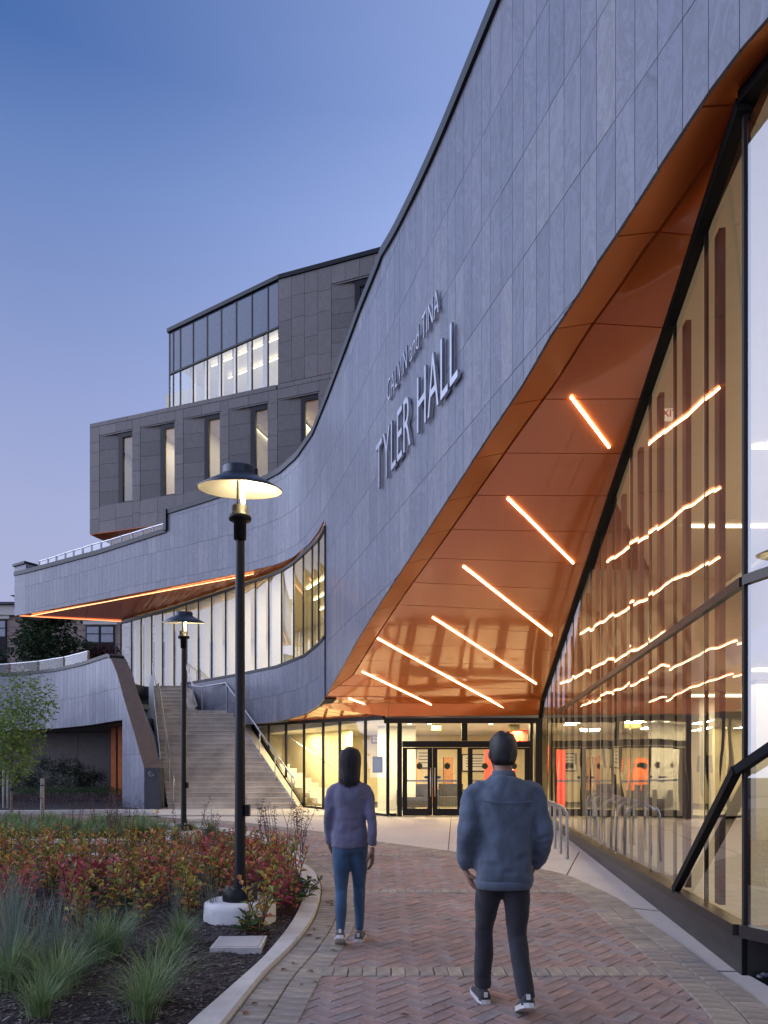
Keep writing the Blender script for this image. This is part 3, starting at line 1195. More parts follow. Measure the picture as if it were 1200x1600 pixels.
for i in range(len(ux_) - 1):
    a, b = ux_[i], ux_[i + 1]
    c, d = wx_[i], wx_[i + 1]
    ta, tb = upt(a, table(UTOP, a) - 3), upt(b, table(UTOP, b) - 3)
    tb = ta.lerp(tb, .985)
    wa, wb = wedge_pt(c), wedge_pt(d)
    wb = wa.lerp(wb, .985)
    MB().prism([wa, wb, tb, ta], (0, 0, .05)).build('soffit_panel', M['soffit'], can)
last = upt(189, table(UTOP, 189) - 3)
prevw = wedge_pt(190)
for px0, px1, k0, k1 in ((190, 140, 0, .33), (140, 85, .33, .67), (85, 29, .67, .985)):
    w0, w1 = wedge_pt(px0), wedge_pt(px1)
    e0, e1 = last.lerp(TIP, k0), last.lerp(TIP, k1)
    MB().prism([w0, w0.lerp(w1, .99), e0.lerp(e1, .99), e0], (0, 0, .05)).build('soffit_panel', M['soffit'], can)
mb = MB()
pts = [wedge_pt(x) - nrm(0) * 0 + Vector((.05, .16, -.075)) for x in range(392, 36, -12)]
for a, b in zip(pts, pts[1:]): mb.bar(a, b, .03, .02)
mb.build('light_strip', M['led_thin'], can)
mb = MB(); mb.bar(TIP + Vector((.1, 0, -.03)), last + Vector((0, 0, -.03)), .05, .03); mb.build('light_strip', M['led_red'], can)
# back edge of the canopy and its slab
MB().prism([TIP + Vector((0, 0, .06)), last + Vector((0, 0, .06)), last + Vector((0, 0, 1.4)), TIP + Vector((0, 0, 1.1))], (0.05, .2, 0)).build('back_fascia', M['stone'], can)
mb = MB()
q = [wp(s508 - 2.0)] + [wp(s508 + k) for k in range(0, int(WLEN - s508), 2)] + [wp(WLEN - .1)]
q = [v - nrm(0) * 0 for v in q]
mb.prism([(v.x + .25, v.y + .25, 9.25) for v in q] + [(last.x, last.y + 1.0, 9.25), (-2, 34, 9.25), (2, 30, 9.25)], (0, 0, .2))
mb.build('terrace_slab', M['joint'], can)
# terrace railing
rail = hp('terrace_railing')
rp = []
for px, yt, yb2 in ((61, 877, 888), (75, 873, 884), (88, 869, 880), (102, 864, 876), (115, 860, 872), (129, 856, 868), (143, 851, 863), (158, 847, 859), (173, 843, 855), (189, 838, 850), (206, 833, 846), (222, 828, 841), (239, 823, 836), (257, 818, 831)):
    q = min((v for v in wall_line if v.y > 14), key=lambda v: abs(px_of(v) - px))
    Yr = q.y + .35
    b0, t0 = P(px, yb2 + 6, Yr), P(px, yt, Yr)
    rp.append((b0, t0))
    mb = MB(); mb.bar(b0, t0, .05, .09, up=(0, 1, 0)); mb.build('rail_post', simple('pale_post', (.75, .75, .72), .4) if px == 61 else bpy.data.materials['pale_post'], rail)
mb = MB()
for (b0, t0), (b1, t1) in zip(rp, rp[1:]): mb.bar(t0, t1, .05, .035)
mb.build('hand_rail', M['steel'], rail)
for (b0, t0), (b1, t1) in zip(rp, rp[1:]):
    MB().poly([b0, b1, t1, t0]).build('glass_pane', M['glass_thin'], rail)

# ------------------------------------------------------------------ sign letters
sign = hp('sign')
M['letter'] = simple('polished_letter_metal', (0.62, 0.62, 0.64), 0.22, 0.9, var=0.05)
wdir = Vector((0.3046, -1, 0)).normalized()      # reading direction: from far to near
wout = Vector((-1, -0.3046, 0)).normalized()


def wall_at(px):
    Y = 3.837 / ((px - 600) / FP + .3046)
    return Vector((3.837 - .3046 * Y, Y, 0))


def letters(text, px0, px1, z0, z1, capw, depth, small=''):
    a, b = wall_at(px0), wall_at(px1)
    L = (b - a).length
    shapes = []
    for ch in text:
        cu = bpy.data.curves.new('letter', 'FONT')
        cu.body = ch
        cu.size = 1.0
        cu.resolution_u = 3
        cu.extrude = 0.0
        cu.offset = -0.006
        ob = bpy.data.objects.new('letter', cu)
        C.objects.link(ob)
        shapes.append((ch, cu, ob))
    dg = bpy.context.evaluated_depsgraph_get()
    dg.update()
    ms = []
    for ch, cu, ob in shapes:
        if ch == ' ':
            ms.append(None)
        else:
            cu.extrude = 0.5
            dg.update()
            me = bpy.data.meshes.new_from_object(ob.evaluated_get(dg))
            ms.append(me)
    for ch, cu, ob in shapes:
        bpy.data.objects.remove(ob)
    cap = 0.69
    widths = []
    for (ch, _, _), me in zip(shapes, ms):
        if me is None: widths.append(0.36); continue
        xs = [v.co.x for v in me.vertices]
        widths.append(max(xs) - min(xs) + 0.12)
    tot = sum(widths)
    k = L / tot
    x = 0
    for (ch, _, _), me, w in zip(shapes, ms, widths):
        if me is not None:
            mn = min(v.co.x for v in me.vertices)
            for v in me.vertices:
                lx = (v.co.x - mn + .06 + x) * k
                lz = z0 + v.co.y / cap * (z1 - z0)
                if ch in small: lz = z0 + v.co.y / cap * (z1 - z0) * .95
                q = a + wdir * lx + wout * (0.05 + (v.co.z + .5) * depth)
                v.co = (q.x, q.y, lz)
            me.materials.clear()
            me.materials.append(M['letter'])
            link('letter', me, sign)
        x += w


letters('TYLER HALL', 594, 727, 6.72, 7.60, .3, .045)
letters('CALVIN and TINA', 611, 694, 8.06, 8.44, .3, .03, 'and')

# ------------------------------------------------------------------ inside, seen through the glass
inn = hp('interior')


def quad(name, pts, mat, par=inn, th=None):
    return MB().poly(pts).build(name, M[mat], par)


CB = ET + .02
quad('lobby_floor', [(-8, YE + .05, gE), (14, YE + .05, gE), (14, 27, gE), (-8, 27, gE)], 'floor_in')
MB().prism([(ex(606) + .1, YE + .12, CB), (gx(YE) + .1, YE + .12, CB), (14, YE + .12, CB), (14, 27.3, CB), (-5.2, 27.3, CB), (-4.2, 25.2, CB)], (0, 0, .3)).build('lobby_ceiling', M['white_in'], inn)
MB().prism([(-8, 26.6, gE), (14, 26.6, gE), (14, 26.6, CB), (-8, 26.6, CB)], (0, .2, 0)).build('lobby_wall', M['wall_in'], inn)
# side wall behind the slanted lobby glass (an inner stair runs along it)
MB().prism([(-1.2, 23.2, gE), (-4.3, 27.0, gE), (-4.3, 27.0, CB), (-1.2, 23.2, CB)], (.12, .1, 0)).build('lobby_wall', M['wall_in'], inn)
MB().prism([(-.2, 21.6, gE), (1.0, 21.6, gE), (1.0, 21.6, CB), (-.2, 21.6, CB)], (0, .15, 0)).build('lobby_wall', M['white_in'], inn)
for k in range(9):
    y0 = 21.0 + k * .3
    MB().box((-1.6 - k * .3, 22.8 + k * .3, gE + .09 + k * .17), (1.0, .34, .17), (.79, .61, 0)).build('inner_step', M['white_in'], inn)
mb = MB(); mb.tube([(-1.1, 21.8, gE + 1.0), (-3.6, 24.6, gE + 2.6)], .02, 8); mb.build('inner_rail', M['steel'], inn)
MB().prism([(ex(581), YE + 1.2, ez(1207)), (ex(598), YE + 1.2, ez(1207)), (ex(598), YE + 1.2, ez(1180)), (ex(581), YE + 1.2, ez(1180))], (0, .06, 0)).build('display_frame', M['black'], inn)
MB().prism([(ex(584), YE + 1.18, ez(1204)), (ex(595), YE + 1.18, ez(1204)), (ex(595), YE + 1.18, ez(1184)), (ex(584), YE + 1.18, ez(1184))], (0, .02, 0)).build('display_screen', M['spandrel'], inn)
# atrium on the right
wl = lambda Y, d: Vector((gx(Y) + d, Y, 0))
MB().prism([wl(-4, 5.5) + Vector((0, 0, gE)), wl(19, 5.5) + Vector((0, 0, gE)), wl(19, 5.5) + Vector((0, 0, 7.6)), wl(-4, 5.5) + Vector((0, 0, 7.6))], (.2, 0, 0)).build('atrium_wall', M['wall_in'], inn)
quad('atrium_floor', [wl(-4, .25) + Vector((0, 0, .27)), wl(18.4, .05) + Vector((0, 0, .27)), wl(18.4, 5.5) + Vector((0, 0, .27)), wl(-4, 5.5) + Vector((0, 0, .27))], 'floor_in')
MB().prism([wl(-4, 2.2) + Vector((0, 0, 3.15)), wl(18.3, 2.2) + Vector((0, 0, 3.15)), wl(18.3, 5.45) + Vector((0, 0, 3.15)), wl(-4, 5.45) + Vector((0, 0, 3.15))], (0, 0, .42)).build('gallery_slab', M['white_in'], inn)
MB().prism([wl(2, .35) + Vector((0, 0, 6.75)), wl(12, .35) + Vector((0, 0, 6.75)), wl(18.3, 3.0) + Vector((0, 0, 6.75)), wl(18.3, 5.45) + Vector((0, 0, 6.75)), wl(2, 5.45) + Vector((0, 0, 6.75))], (0, 0, .15)).build('atrium_ceiling', M['white_in'], inn)
MB().prism([wl(18.45, .3) + Vector((0, 0, gE)), wl(18.45, 5.5) + Vector((0, 0, gE)), wl(18.45, 5.5) + Vector((0, 0, 7)), wl(18.45, 1.2) + Vector((0, 0, 7))], (0, .12, 0)).build('atrium_wall', M['white_in'], inn)
for Y in (6.0, 8.2, 11.0, 14.5):
    for z in (3.12, 6.72):
        a, b = wl(Y, 2.6), wl(Y, 4.8)
        mb = MB(); mb.bar((a.x, a.y, z), (b.x, b.y, z), .07, .03); mb.build('ceiling_light', M['white_light'], inn)
for Y in (7.5, 9.5, 12.5, 15.5):
    mb = MB(); v = wl(Y, 3.4)
    mb.box((v.x, v.y, 1.7), (.5, .5, 2.9)); mb.build('atrium_pier', M['white_in'], inn)
mb = MB(); a, b = wl(4.5, 2.25), wl(18, 2.25)
mb.bar((a.x, a.y, 4.55), (b.x, b.y, 4.55), .05, .04); mb.build('gallery_rail', M['steel'], inn)
mb = MB(); mb.prism([P(1034, 638, 8.6), P(1052, 638, 8.6), P(1052, 655, 8.6), P(1034, 655, 8.6)], (0, .05, 0)); mb.build('exit_sign', emit('exit_sign_face', (1, .95, .8), .55), inn)
cu = bpy.data.curves.new('exit', 'FONT'); cu.body = 'EXIT'; cu.size = .125; cu.extrude = .004; cu.align_x = 'CENTER'
ob = bpy.data.objects.new('exit_lettering', cu); C.objects.link(ob)
dg = bpy.context.evaluated_depsgraph_get(); dg.update()
me = bpy.data.meshes.new_from_object(ob.evaluated_get(dg)); bpy.data.objects.remove(ob)
me.materials.clear(); me.materials.append(M['red_in'])
o = link('exit_lettering', me, inn, P(1043, 650.5, 8.585)); o.rotation_euler = (math.pi / 2, 0, 0)
# wide roof that keeps the sky out of the rooms
mb = MB()
mb.prism([(5.6, -5, 10.3), (14, -5, 10.3), (14, 30, 10.3), (-4, 30, 10.3), (-1.6, 18.5, 10.3), (.8, 11, 10.3)], (0, 0, .2)); mb.build('hall_roof', M['joint'], inn)
MB().prism([(14, -5, 0), (14, 30, 0), (14, 30, 10.3), (14, -5, 10.3)], (.2, 0, 0)).build('outer_wall', M['joint'], inn)
# upper room behind the curved window
RB = [(-1.0, 19.2), (-1.9, 22.4), (-4.6, 27.5), (-7.5, 31.0), (-12.5, 35.0)]
for (x0, y0), (x1, y1) in zip(RB, RB[1:]):
    MB().prism([(x0 + 3.4, y0 + 2.2, FLZ), (x1 + 3.4, y1 + 2.2, FLZ), (x1 + 3.4, y1 + 2.2, 8.6), (x0 + 3.4, y0 + 2.2, 8.6)], (.1, .1, 0)).build('upper_room_wall', M['wall_in'], inn)
q = [(upt(a, 900).x, uY(a)) for a in UM]
MB().prism([(x + .1, y + .12, 8.52) for x, y in q] + [(-8, 39, 8.52), (4, 30, 8.52), (2.5, 19, 8.52)], (0, 0, .1)).build('upper_room_ceiling', M['wall_in'], inn)
MB().prism([(x + .02, y + .05, FLZ - .3) for x, y in q] + [(-8, 39, FLZ - .3), (4, 30, FLZ - .3), (2.5, 19, FLZ - .3)], (0, 0, .28)).build('upper_room_floor', M['floor_in'], inn)
for a, b in zip(UM[5:], UM[6:]):
    m_ = (a + b) / 2 - 3
    v = upt(m_, 1000)
    mb = MB(); mb.box((v.x + .45, v.y + .5, (FLZ + 8.5) / 2), (.12, .34, 8.5 - FLZ), (.62, -.78, 0)); mb.build('white_fin', M['white_in'], inn)
for k in range(4):
    mb = MB(); a = Vector((-1.0 + k * .1, 20.5 + k * 1.6, 8.46)); b = a + Vector((-5.0, 6.0, 0)) * .7 + Vector((1.6, 1, 0))
    mb.bar(a + Vector((.8, .2, 0)), b, .08, .03); mb.build('ceiling_light', M['white_light'], inn)


def area(name, loc, size, power, col=(1.0, .80, .42), rot=(0, 0, 0)):
    L = bpy.data.lights.new(name, 'AREA')
    L.shape = 'RECTANGLE'; L.size, L.size_y = size
    L.energy = power; L.color = col
    o = bpy.data.objects.new(name, L); C.objects.link(o)
    o.location = loc; o.rotation_euler = rot
    return o


for lx in (-.2, 1.6, 3.4, 5.2):
    for ly in (20.3, 23.2): area('lobby_lamp', (lx + (0 if ly < 22 else -.6), ly, CB - .04), (.3, 1.2), 115)
area('lobby_lamp', (-2.9, 24.0, CB - .04), (.3, 1.2), 95)
area('lobby_lamp', (-1.6, 22.6, CB - .04), (.3, 1.0), 70)
area('atrium_lamp', (gx(9) + 3.8, 9, 3.08), (2.5, 12), 270, (1, .86, .58))
area('gallery_lamp', (gx(9) + 3.6, 9, 6.68), (2.5, 12), 260, (1, .86, .60))
area('upper_lamp', (-1.4, 24.5, 8.40), (2.5, 6), 300, (1, .84, .50), (0, 0, math.radians(38)))
area('upper_lamp', (-7.0, 31.5, 8.40), (2.5, 6), 210, (1, .85, .56), (0, 0, math.radians(55)))
# ================================================================== ground
mb = MB()
mb.add([(-300, -30, gz(-30) - .12), (300, -30, gz(-30) - .12), (300, 45, gz(45) - .12), (-300, 45, gz(45) - .12), (300, 900, gz(45) - .12), (-300, 900, gz(45) - .12)], [[0, 1, 2, 3], [3, 2, 4, 5]])
mb.build('ground', simple('dark_soil', (0.05, 0.05, 0.035), 0.95, scale=.5), kind='structure')

# path outline on the ground
LK_OUT = [(250, 1720), (300, 1660), (355, 1600), (412, 1527), (459, 1479), (490, 1436), (501, 1397), (498, 1376), (489, 1362), (474, 1352), (455, 1344)]
LK_IN = [(180, 1720), (240, 1660), (301, 1600), (360, 1548), (416, 1496), (459, 1440), (476, 1398), (473, 1379), (466, 1367), (455, 1359), (442, 1352)]
RB_ = [(1275, 1650), (1200, 1573), (1116, 1512), (1053, 1466), (1011, 1438), (976, 1410), (934, 1388), (885, 1367), (840, 1357), (790, 1345), (732, 1334), (660, 1324), (592, 1315), (545, 1306), (498, 1299), (440, 1292), (386, 1286), (310, 1279.5), (243, 1274)]


def gline(px, n=6):
    return [Vector((p.x, p.y, gz(p.y))) for p in smooth_line([G(x, y) for x, y in px], n)]


ko, ki, rb = gline(LK_OUT), gline(LK_IN), gline(RB_)
# concrete apron: everything between the building and the brick edge
ap = [Vector((p.x, p.y, gz(p.y) + .0)) for p in rb]
apron = MB()
far = [G(243, 1266), Vector((-7.5, 21.6, gz(21.6))), Vector((-6.9, 22.6, gz(22.6))), Vector((-2.7, 23.4, gz(23.4))), Vector((.3, 19.2, gz(19.2))), Vector((5.6, 19.0, gz(19))), Vector((gx(18) + .2, 18, gz(18))), Vector((gx(4.9) + .02, 4.9, gz(4.9)))]
end = [Vector((2.625, 4.85, gz(4.85))), Vector((2.63, 4.3, gz(4.3))), Vector((3.1, 3.3, gz(3.3)))]
outl = [ap[0] + Vector((.55, -.1, 0))] + ap[1:] + far + end
bm_ = [(p.x, p.y, gz(p.y) - .012) for p in outl]
apron.prism(bm_[::-1], (0, 0, -.1))
cpm, t, b = newmat('apron_concrete')
n1 = noise_n(t, .55, 6); n2 = noise_n(t, 14, 4)
col = rampn(t, n1, [(.3, (.55, .50, .435)), (.7, (.66, .595, .52))])
col = mixc(t, .5, col, mixc(t, 1.0, col, rampn(t, n2, [(.3, (.86,) * 3), (.7, (1.1,) * 3)]), 'MULTIPLY'))
t.links.new(col, b.inputs['Base Color']); b.inputs['Roughness'].default_value = .72
bump(t, b, noise_n(t, 90, 3), .15, .003)
apron.build('pavement', cpm, kind='structure')
# sawn joints across the apron
jt = MB()
for (x0, y0), (x1, y1) in (((1119, 1515), (1160, 1516)), ((560, 1311), (575, 1272)), ((700, 1330), (705, 1276)), ((330, 1282), (330, 1264)), ((450, 1294), (440, 1262)), ((885, 1367), (905, 1330)), ((985, 1417), (1030, 1422))):
    a, b_ = G(x0, y0, -.010), G(x1, y1, -.010)
    jt.bar(a, b_, .012, .004)
jt.build('pavement_joint', M['joint'], kind='structure')

# bedding under the bricks
bed = MB()
pl_ = [(p.x, p.y, gz(p.y) - .03) for p in ko] + [(G(250, 1330).x, G(250, 1330).y, gz(G(250, 1330).y) - .03), (-14, 15.6, gz(15.6) - .03), (-30, 15.9, gz(15.9) - .03), (-30, 20.2, gz(20.2) - .03), (-7.0, 19.2, gz(19.2) - .03)] + [(p.x, p.y, gz(p.y) - .03) for p in rb[::-1]]
bed.prism(pl_, (0, 0, -.05))
pathm, t, b = newmat('brick_bedding')
c = t.nodes.new('ShaderNodeTexCoord')
bt = N(t, 'ShaderNodeTexBrick'); bt.inputs['Scale'].default_value = 5.0
bt.inputs['Color1'].default_value = (.20, .125, .12, 1); bt.inputs['Color2'].default_value = (.26, .15, .135, 1); bt.inputs['Mortar'].default_value = (.10, .085, .08, 1)
bt.inputs['Mortar Size'].default_value = .02; bt.inputs['Brick Width'].default_value = 1.0; bt.inputs['Row Height'].default_value = .5
t.links.new(c.outputs['Object'], bt.inputs['Vector'])
t.links.new(mixc(t, .5, bt.outputs[0], mixc(t, 1.0, bt.outputs[0], rampn(t, noise_n(t, 1.0, 5), [(.3, (.6,) * 3), (.7, (1.3,) * 3)]), 'MULTIPLY')), b.inputs['Base Color'])
b.inputs['Roughness'].default_value = .8
path = bed.build('brick_path', pathm, kind='structure')


def brick_shape(L, Wd, H=.05):
    l, w, c = L / 2, Wd / 2, .006
    vs = [(-l, -w, -H), (l, -w, -H), (l, w, -H), (-l, w, -H), (-l, -w, -c), (l, -w, -c), (l, w, -c), (-l, w, -c),
          (-l + c, -w + c, 0), (l - c, -w + c, 0), (l - c, w - c, 0), (-l + c, w - c, 0)]
    fs = [[8, 9, 10, 11]] + [[i, (i + 1) % 4, 4 + (i + 1) % 4, 4 + i] for i in range(4)] + [[4 + i, 4 + (i + 1) % 4, 8 + (i + 1) % 4, 8 + i] for i in range(4)]
    return vs, fs


BV, BF = brick_shape(.196, .096)
bme = {}
for k in ('brick', 'paver'):
    mb = MB(); mb.add(BV, BF); bme[k] = mb.mesh('paving_brick', M[k])
bricks = []      # (kind, x, y, angle, dz)


def off_line(line, d):
    out = []
    for i, p in enumerate(line):
        a, b = line[max(i - 1, 0)], line[min(i + 1, len(line) - 1)]
        t = (b - a); t.z = 0
        t.normalize()
        n = Vector((-t.y, t.x, 0))
        out.append(Vector((p.x + n.x * d, p.y + n.y * d, 0)))
    return out


def flat(line): return [Vector((p.x, p.y, 0)) for p in line]


def border(line, side, courses, ymin=3.2, ymax=16):
    L = resample(flat(line), .1035)
    for k in range(courses):
        for i in range(1, len(L) - 1):
            t = (L[i + 1] - L[i - 1]).normalized()
            n = Vector((-t.y, t.x, 0)) * side
            p = L[i] + n * (.108 + .2035 * k) + t * (.05 * (k % 2))
            if ymin < p.y < ymax:
                bricks.append(('paver', p.x, p.y, math.atan2(n.y, n.x) + random.gauss(0, .006), .007 + random.gauss(0, .0010)))


border(ko, -1, 2)
border([p for p in rb], 1, 2, ymax=17.5)
fieldp = [(p.x, p.y) for p in off_line(flat(ko), -.29)] + [(-6.0, 14.6), (-6.0, 17.0)] + [(p.x, p.y) for p in off_line(flat(rb), .29)[::-1] if p.x > -6.0]
pathp = [(p.x, p.y) for p in ko] + [(-6.0, 14.4), (-6.0, 18.0)] + [(p.x, p.y) for p in rb[::-1] if p.x > -6.0]
BANDS = [4.94, 7.95, 10.96, 13.97]


def inband(y): return any(abs(y - b) < .155 for b in BANDS)


for yb2 in BANDS:
    for k in range(-60, 60):
        x = k * .1035
        if inside((x, yb2), fieldp):
            bricks.append(('paver', x, yb2, math.pi / 2 + random.gauss(0, .006), .0078 + random.gauss(0, .0008)))
# herringbone field, turned 30 degrees
a_ = math.radians(45)
ca, sa = math.cos(a_), math.sin(a_)
u = .1
for i in range(-140, 200):
    for j in range(-140, 200):
        m_ = (i - j) % 4
        if m_ == 0: cx, cy, rot = i * u + u, j * u + u / 2, 0
        elif m_ == 2: cx, cy, rot = i * u + u / 2, j * u + 0.0, math.pi / 2
        else: continue
        x, y = cx * ca - cy * sa + .3, cx * sa + cy * ca + 3.0
        if y < 3.25 or y > 16.5 or x < -6 or x > 5: continue
        if any(abs(y - b) < .035 for b in BANDS): continue
        if inside((x, y), fieldp):
            bricks.append(('brick', x, y, rot + a_ + random.gauss(0, .008), random.gauss(0, .0016)))
bricks.sort(key=lambda q: q[2])
restb = {'brick': MB(), 'paver': MB()}
tilt = math.atan(.025)
n_ = 0
for k, x, y, a, dz in bricks:
    vis = abs(x) / y < .60 and y > 3.85
    z = gz(y) + dz
    if vis and n_ < 300:
        n_ += 1
        o = link('paving_brick', bme[k], path, (x, y, z))
        o.rotation_euler = (Matrix.Rotation(tilt, 3, 'X') @ Matrix.Rotation(a, 3, 'Z')).to_euler()
    else:
        c, s_ = math.cos(a), math.sin(a)
        restb[k].add([(x + vx * c - vy * s_, y + vx * s_ + vy * c, gz(y + vx * s_ + vy * c) + dz + vz) for vx, vy, vz in BV], BF)
for k in restb:
    restb[k].build('paving_brick', M[k], path, kind='stuff')

# kerb stones round the flower bed
kerb = bpy.data.objects.new('kerb', None); C.objects.link(kerb); kerb['kind'] = 'structure'
Lk = []
n_k = 60


def even(line, n):
    d = [0]
    for a, b in zip(line, line[1:]): d.append(d[-1] + (b - a).length)
    out = []
    for i in range(n + 1):
        t = d[-1] * i / n
        j = max(k for k in range(len(d)) if d[k] <= t + 1e-9)
        if j >= len(line) - 1: out.append(line[-1].copy()); continue
        out.append(line[j].lerp(line[j + 1], (t - d[j]) / (d[j + 1] - d[j])))
    return out


eo, ei = even(ko, n_k), even(ki, n_k)
# kerb ring pieces: near path edge, then along the back road
cuts = [0, 17, 34, 47, 60]
for c0, c1 in zip(cuts, cuts[1:]):
    mb = MB()
    rings = []
    for i in range(c0, c1 + 1):
        o_, i_ = eo[i], ei[i]
        if i == c0: o_, i_ = o_.lerp(eo[i + 1], .03), i_.lerp(ei[i + 1], .03)
        if i == c1 and c1 < 60: o_, i_ = o_.lerp(eo[i - 1], .03), i_.lerp(ei[i - 1], .03)
        w = (o_ - i_); w.z = 0; w.normalize()
        z = gz(o_.y)
        h = .035
        rings.append([Vector((i_.x, i_.y, z - .1)), Vector((i_.x, i_.y, z + h - .012)), Vector((i_.x, i_.y, z + h)) + w * .012, Vector((o_.x, o_.y, z + h)) - w * .02, Vector((o_.x, o_.y, z + h - .02)), Vector((o_.x, o_.y, z - .1))])
    mb.loft([r[::-1] for r in rings], smooth=False)
    mb.build('kerb_stone', M['kerb'], kerb)
bl_ = gline([(465, 1349), (455, 1336), (425, 1318), (380, 1303), (330, 1296), (270, 1291), (200, 1288.5), (130, 1290), (60, 1291), (-60, 1292), (-300, 1292)], 3)
for c0, c1 in ((0, 8), (8, 14), (14, 20), (20, 30)):
    mb = MB(); rings = []
    for i in range(c0, min(c1, len(bl_) - 1) + 1):
        a, b = bl_[max(i - 1, 0)], bl_[min(i + 1, len(bl_) - 1)]
        t = (b - a).normalized(); n = Vector((-t.y, t.x, 0))
        p = bl_[i]
        if i == c0: p = p + t * .006
        z = gz(p.y)
        rings.append([p + n * q[0] + Vector((0, 0, q[1])) for q in ((.14, -.1), (.14, .05), (-.14, .05), (-.14, -.1))])
    mb.loft(rings, smooth=False); mb.build('kerb_stone', M['kerb'], kerb)
# pale edging on the far side of the road
mb = MB()
fl = gline([(243, 1268.5), (190, 1268), (100, 1269), (0, 1269.5), (-250, 1270)], 3)
for a, b in zip(fl, fl[1:]): mb.bar(a + Vector((0, 0, .0)), b + Vector((0, 0, .0)), .3, .12)
mb.build('kerb_stone', M['kerb'], kerb)

# planting bed: a lumpy sheet of dark mulch
mulch, t, b = newmat('bark_mulch')
v = N(t, 'ShaderNodeTexVoronoi'); v.inputs['Scale'].default_value = 38
c = t.nodes.new('ShaderNodeTexCoord'); mp = N(t, 'ShaderNodeMapping'); mp.inputs['Scale'].default_value = (1, .55, 1)
t.links.new(c.outputs['Object'], mp.inputs[0]); t.links.new(mp.outputs[0], v.inputs['Vector'])
col = rampn(t, v.outputs['Color'], [(0, (.018, .014, .014)), (.5, (.040, .030, .028)), (.85, (.075, .058, .052)), (1, (.14, .11, .10))])
t.links.new(col, b.inputs['Base Color']); b.inputs['Roughness'].default_value = .9
bump(t, b, v.outputs['Distance'], .8, .02)
bedp = [(p.x, p.y) for p in [e.lerp(f, .35) for e, f in zip(ei, eo)]] + [(p.x, p.y) for p in bl_] + [(-24, 3), (-3.5, 2.4)]
GX, GY = 130, 110
gx0, gx1, gy0, gy1 = -13.0, .2, 2.6, 16.2
mb = MB()
idx = {}


def bed_z(x, y):
    return gz(y) + .012 + .05 * noise.noise(Vector((x * .9, y * .9, 3))) + .018 * noise.noise(Vector((x * 6, y * 6, 1)))


for j in range(GY):
    for i in range(GX):
        x, y = lerp(gx0, gx1, (i + .5) / GX), lerp(gy0, gy1, (j + .5) / GY)
        if not inside((x, y), bedp): continue
        q = []
        for di, dj in ((0, 0), (1, 0), (1, 1), (0, 1)):
            k = (i + di, j + dj)
            if k not in idx:
                xx, yy = lerp(gx0, gx1, k[0] / GX), lerp(gy0, gy1, k[1] / GY)
                idx[k] = len(mb.v)
                mb.v.append((xx, yy, bed_z(xx, yy)))
            q.append(idx[k])
        mb.f.append(q); mb.sm.append(True); mb.mi.append(0)
mb.build('planting_bed', mulch, kind='structure')
# loose bark chips near the viewer
chip = MB()
for k in range(13000):
    y = 3.3 + 5.2 * random.random() ** 1.4
    x = lerp(-.62 * y - .2, .1, random.random())
    if not inside((x, y), [(p.x, p.y) for p in ei] + [(-20, 14), (-20, 2.4), (-3, 2.4)]): continue
    z = bed_z(x, y) + .006
    L, w_ = random.uniform(.012, .05), random.uniform(.004, .012)
    a = random.random() * 6.28
    ux = Vector((math.cos(a), math.sin(a), random.uniform(-.35, .35))).normalized()
    chip.box((x, y, z), (L, w_, .004), ux)
mc, t, b = newmat('bark_chip')
t.links.new(rampn(t, rnd(t), [(0, (.025, .018, .017)), (.5, (.075, .056, .05)), (.8, (.16, .125, .11)), (1, (.34, .29, .26))]), b.inputs['Base Color'])
b.inputs['Roughness'].default_value = .85
chip.build('bark_chips', mc, kind='stuff')
# stepping slabs among the plants
slab = bpy.data.objects.new('stepping_slabs', None)
for px, py, w_, d_, lab in ((307, 1345, .75, .35, 'pale flat stone slab lying among the red plants behind the lamp post'), (145, 1344, .8, .4, 'pale flat stone slab among red plants towards the left'), (110, 1319, 2.2, .25, 'long pale stone edging slab behind the red plants')):
    g = G(px, py)
    mb = MB(); mb.prism([(g.x - w_ / 2, g.y - d_ / 2, bed_z(g.x, g.y) - .02), (g.x + w_ / 2, g.y - d_ / 2 + .03, bed_z(g.x, g.y) - .02), (g.x + w_ / 2 - .05, g.y + d_ / 2, bed_z(g.x, g.y) - .02), (g.x - w_ / 2 + .06, g.y + d_ / 2 - .04, bed_z(g.x, g.y) - .02)], (0, 0, .10))
    tag(mb.build('stone_slab', M['kerb']), lab, 'stone slab', 'stone slabs in the flower bed')
bpy.data.objects.remove(slab)
# pebble strip by the plinth corner
peb = MB()
base = MB().lathe([(0, -.6), (.6, -.45), (.9, 0), (.7, .4), (.35, .58), (0, .64)], 7)
for k in range(420):
    x, y = random.uniform(2.64, 3.5), random.uniform(4.05, 4.88)
    r = random.uniform(.018, .036)
    a = random.random() * 6.28
    c, s_ = math.cos(a), math.sin(a)
    kx, ky, kz = r * random.uniform(.9, 1.5), r * random.uniform(.7, 1), r * .7
    peb.add([(x + vx * kx * c - vy * ky * s_, y + vx * kx * s_ + vy * ky * c, gz(y) + r * .4 + vz * kz) for vx, vy, vz in base.v], base.f, True)
peb.build('pebbles', M['pebble'], kind='stuff')

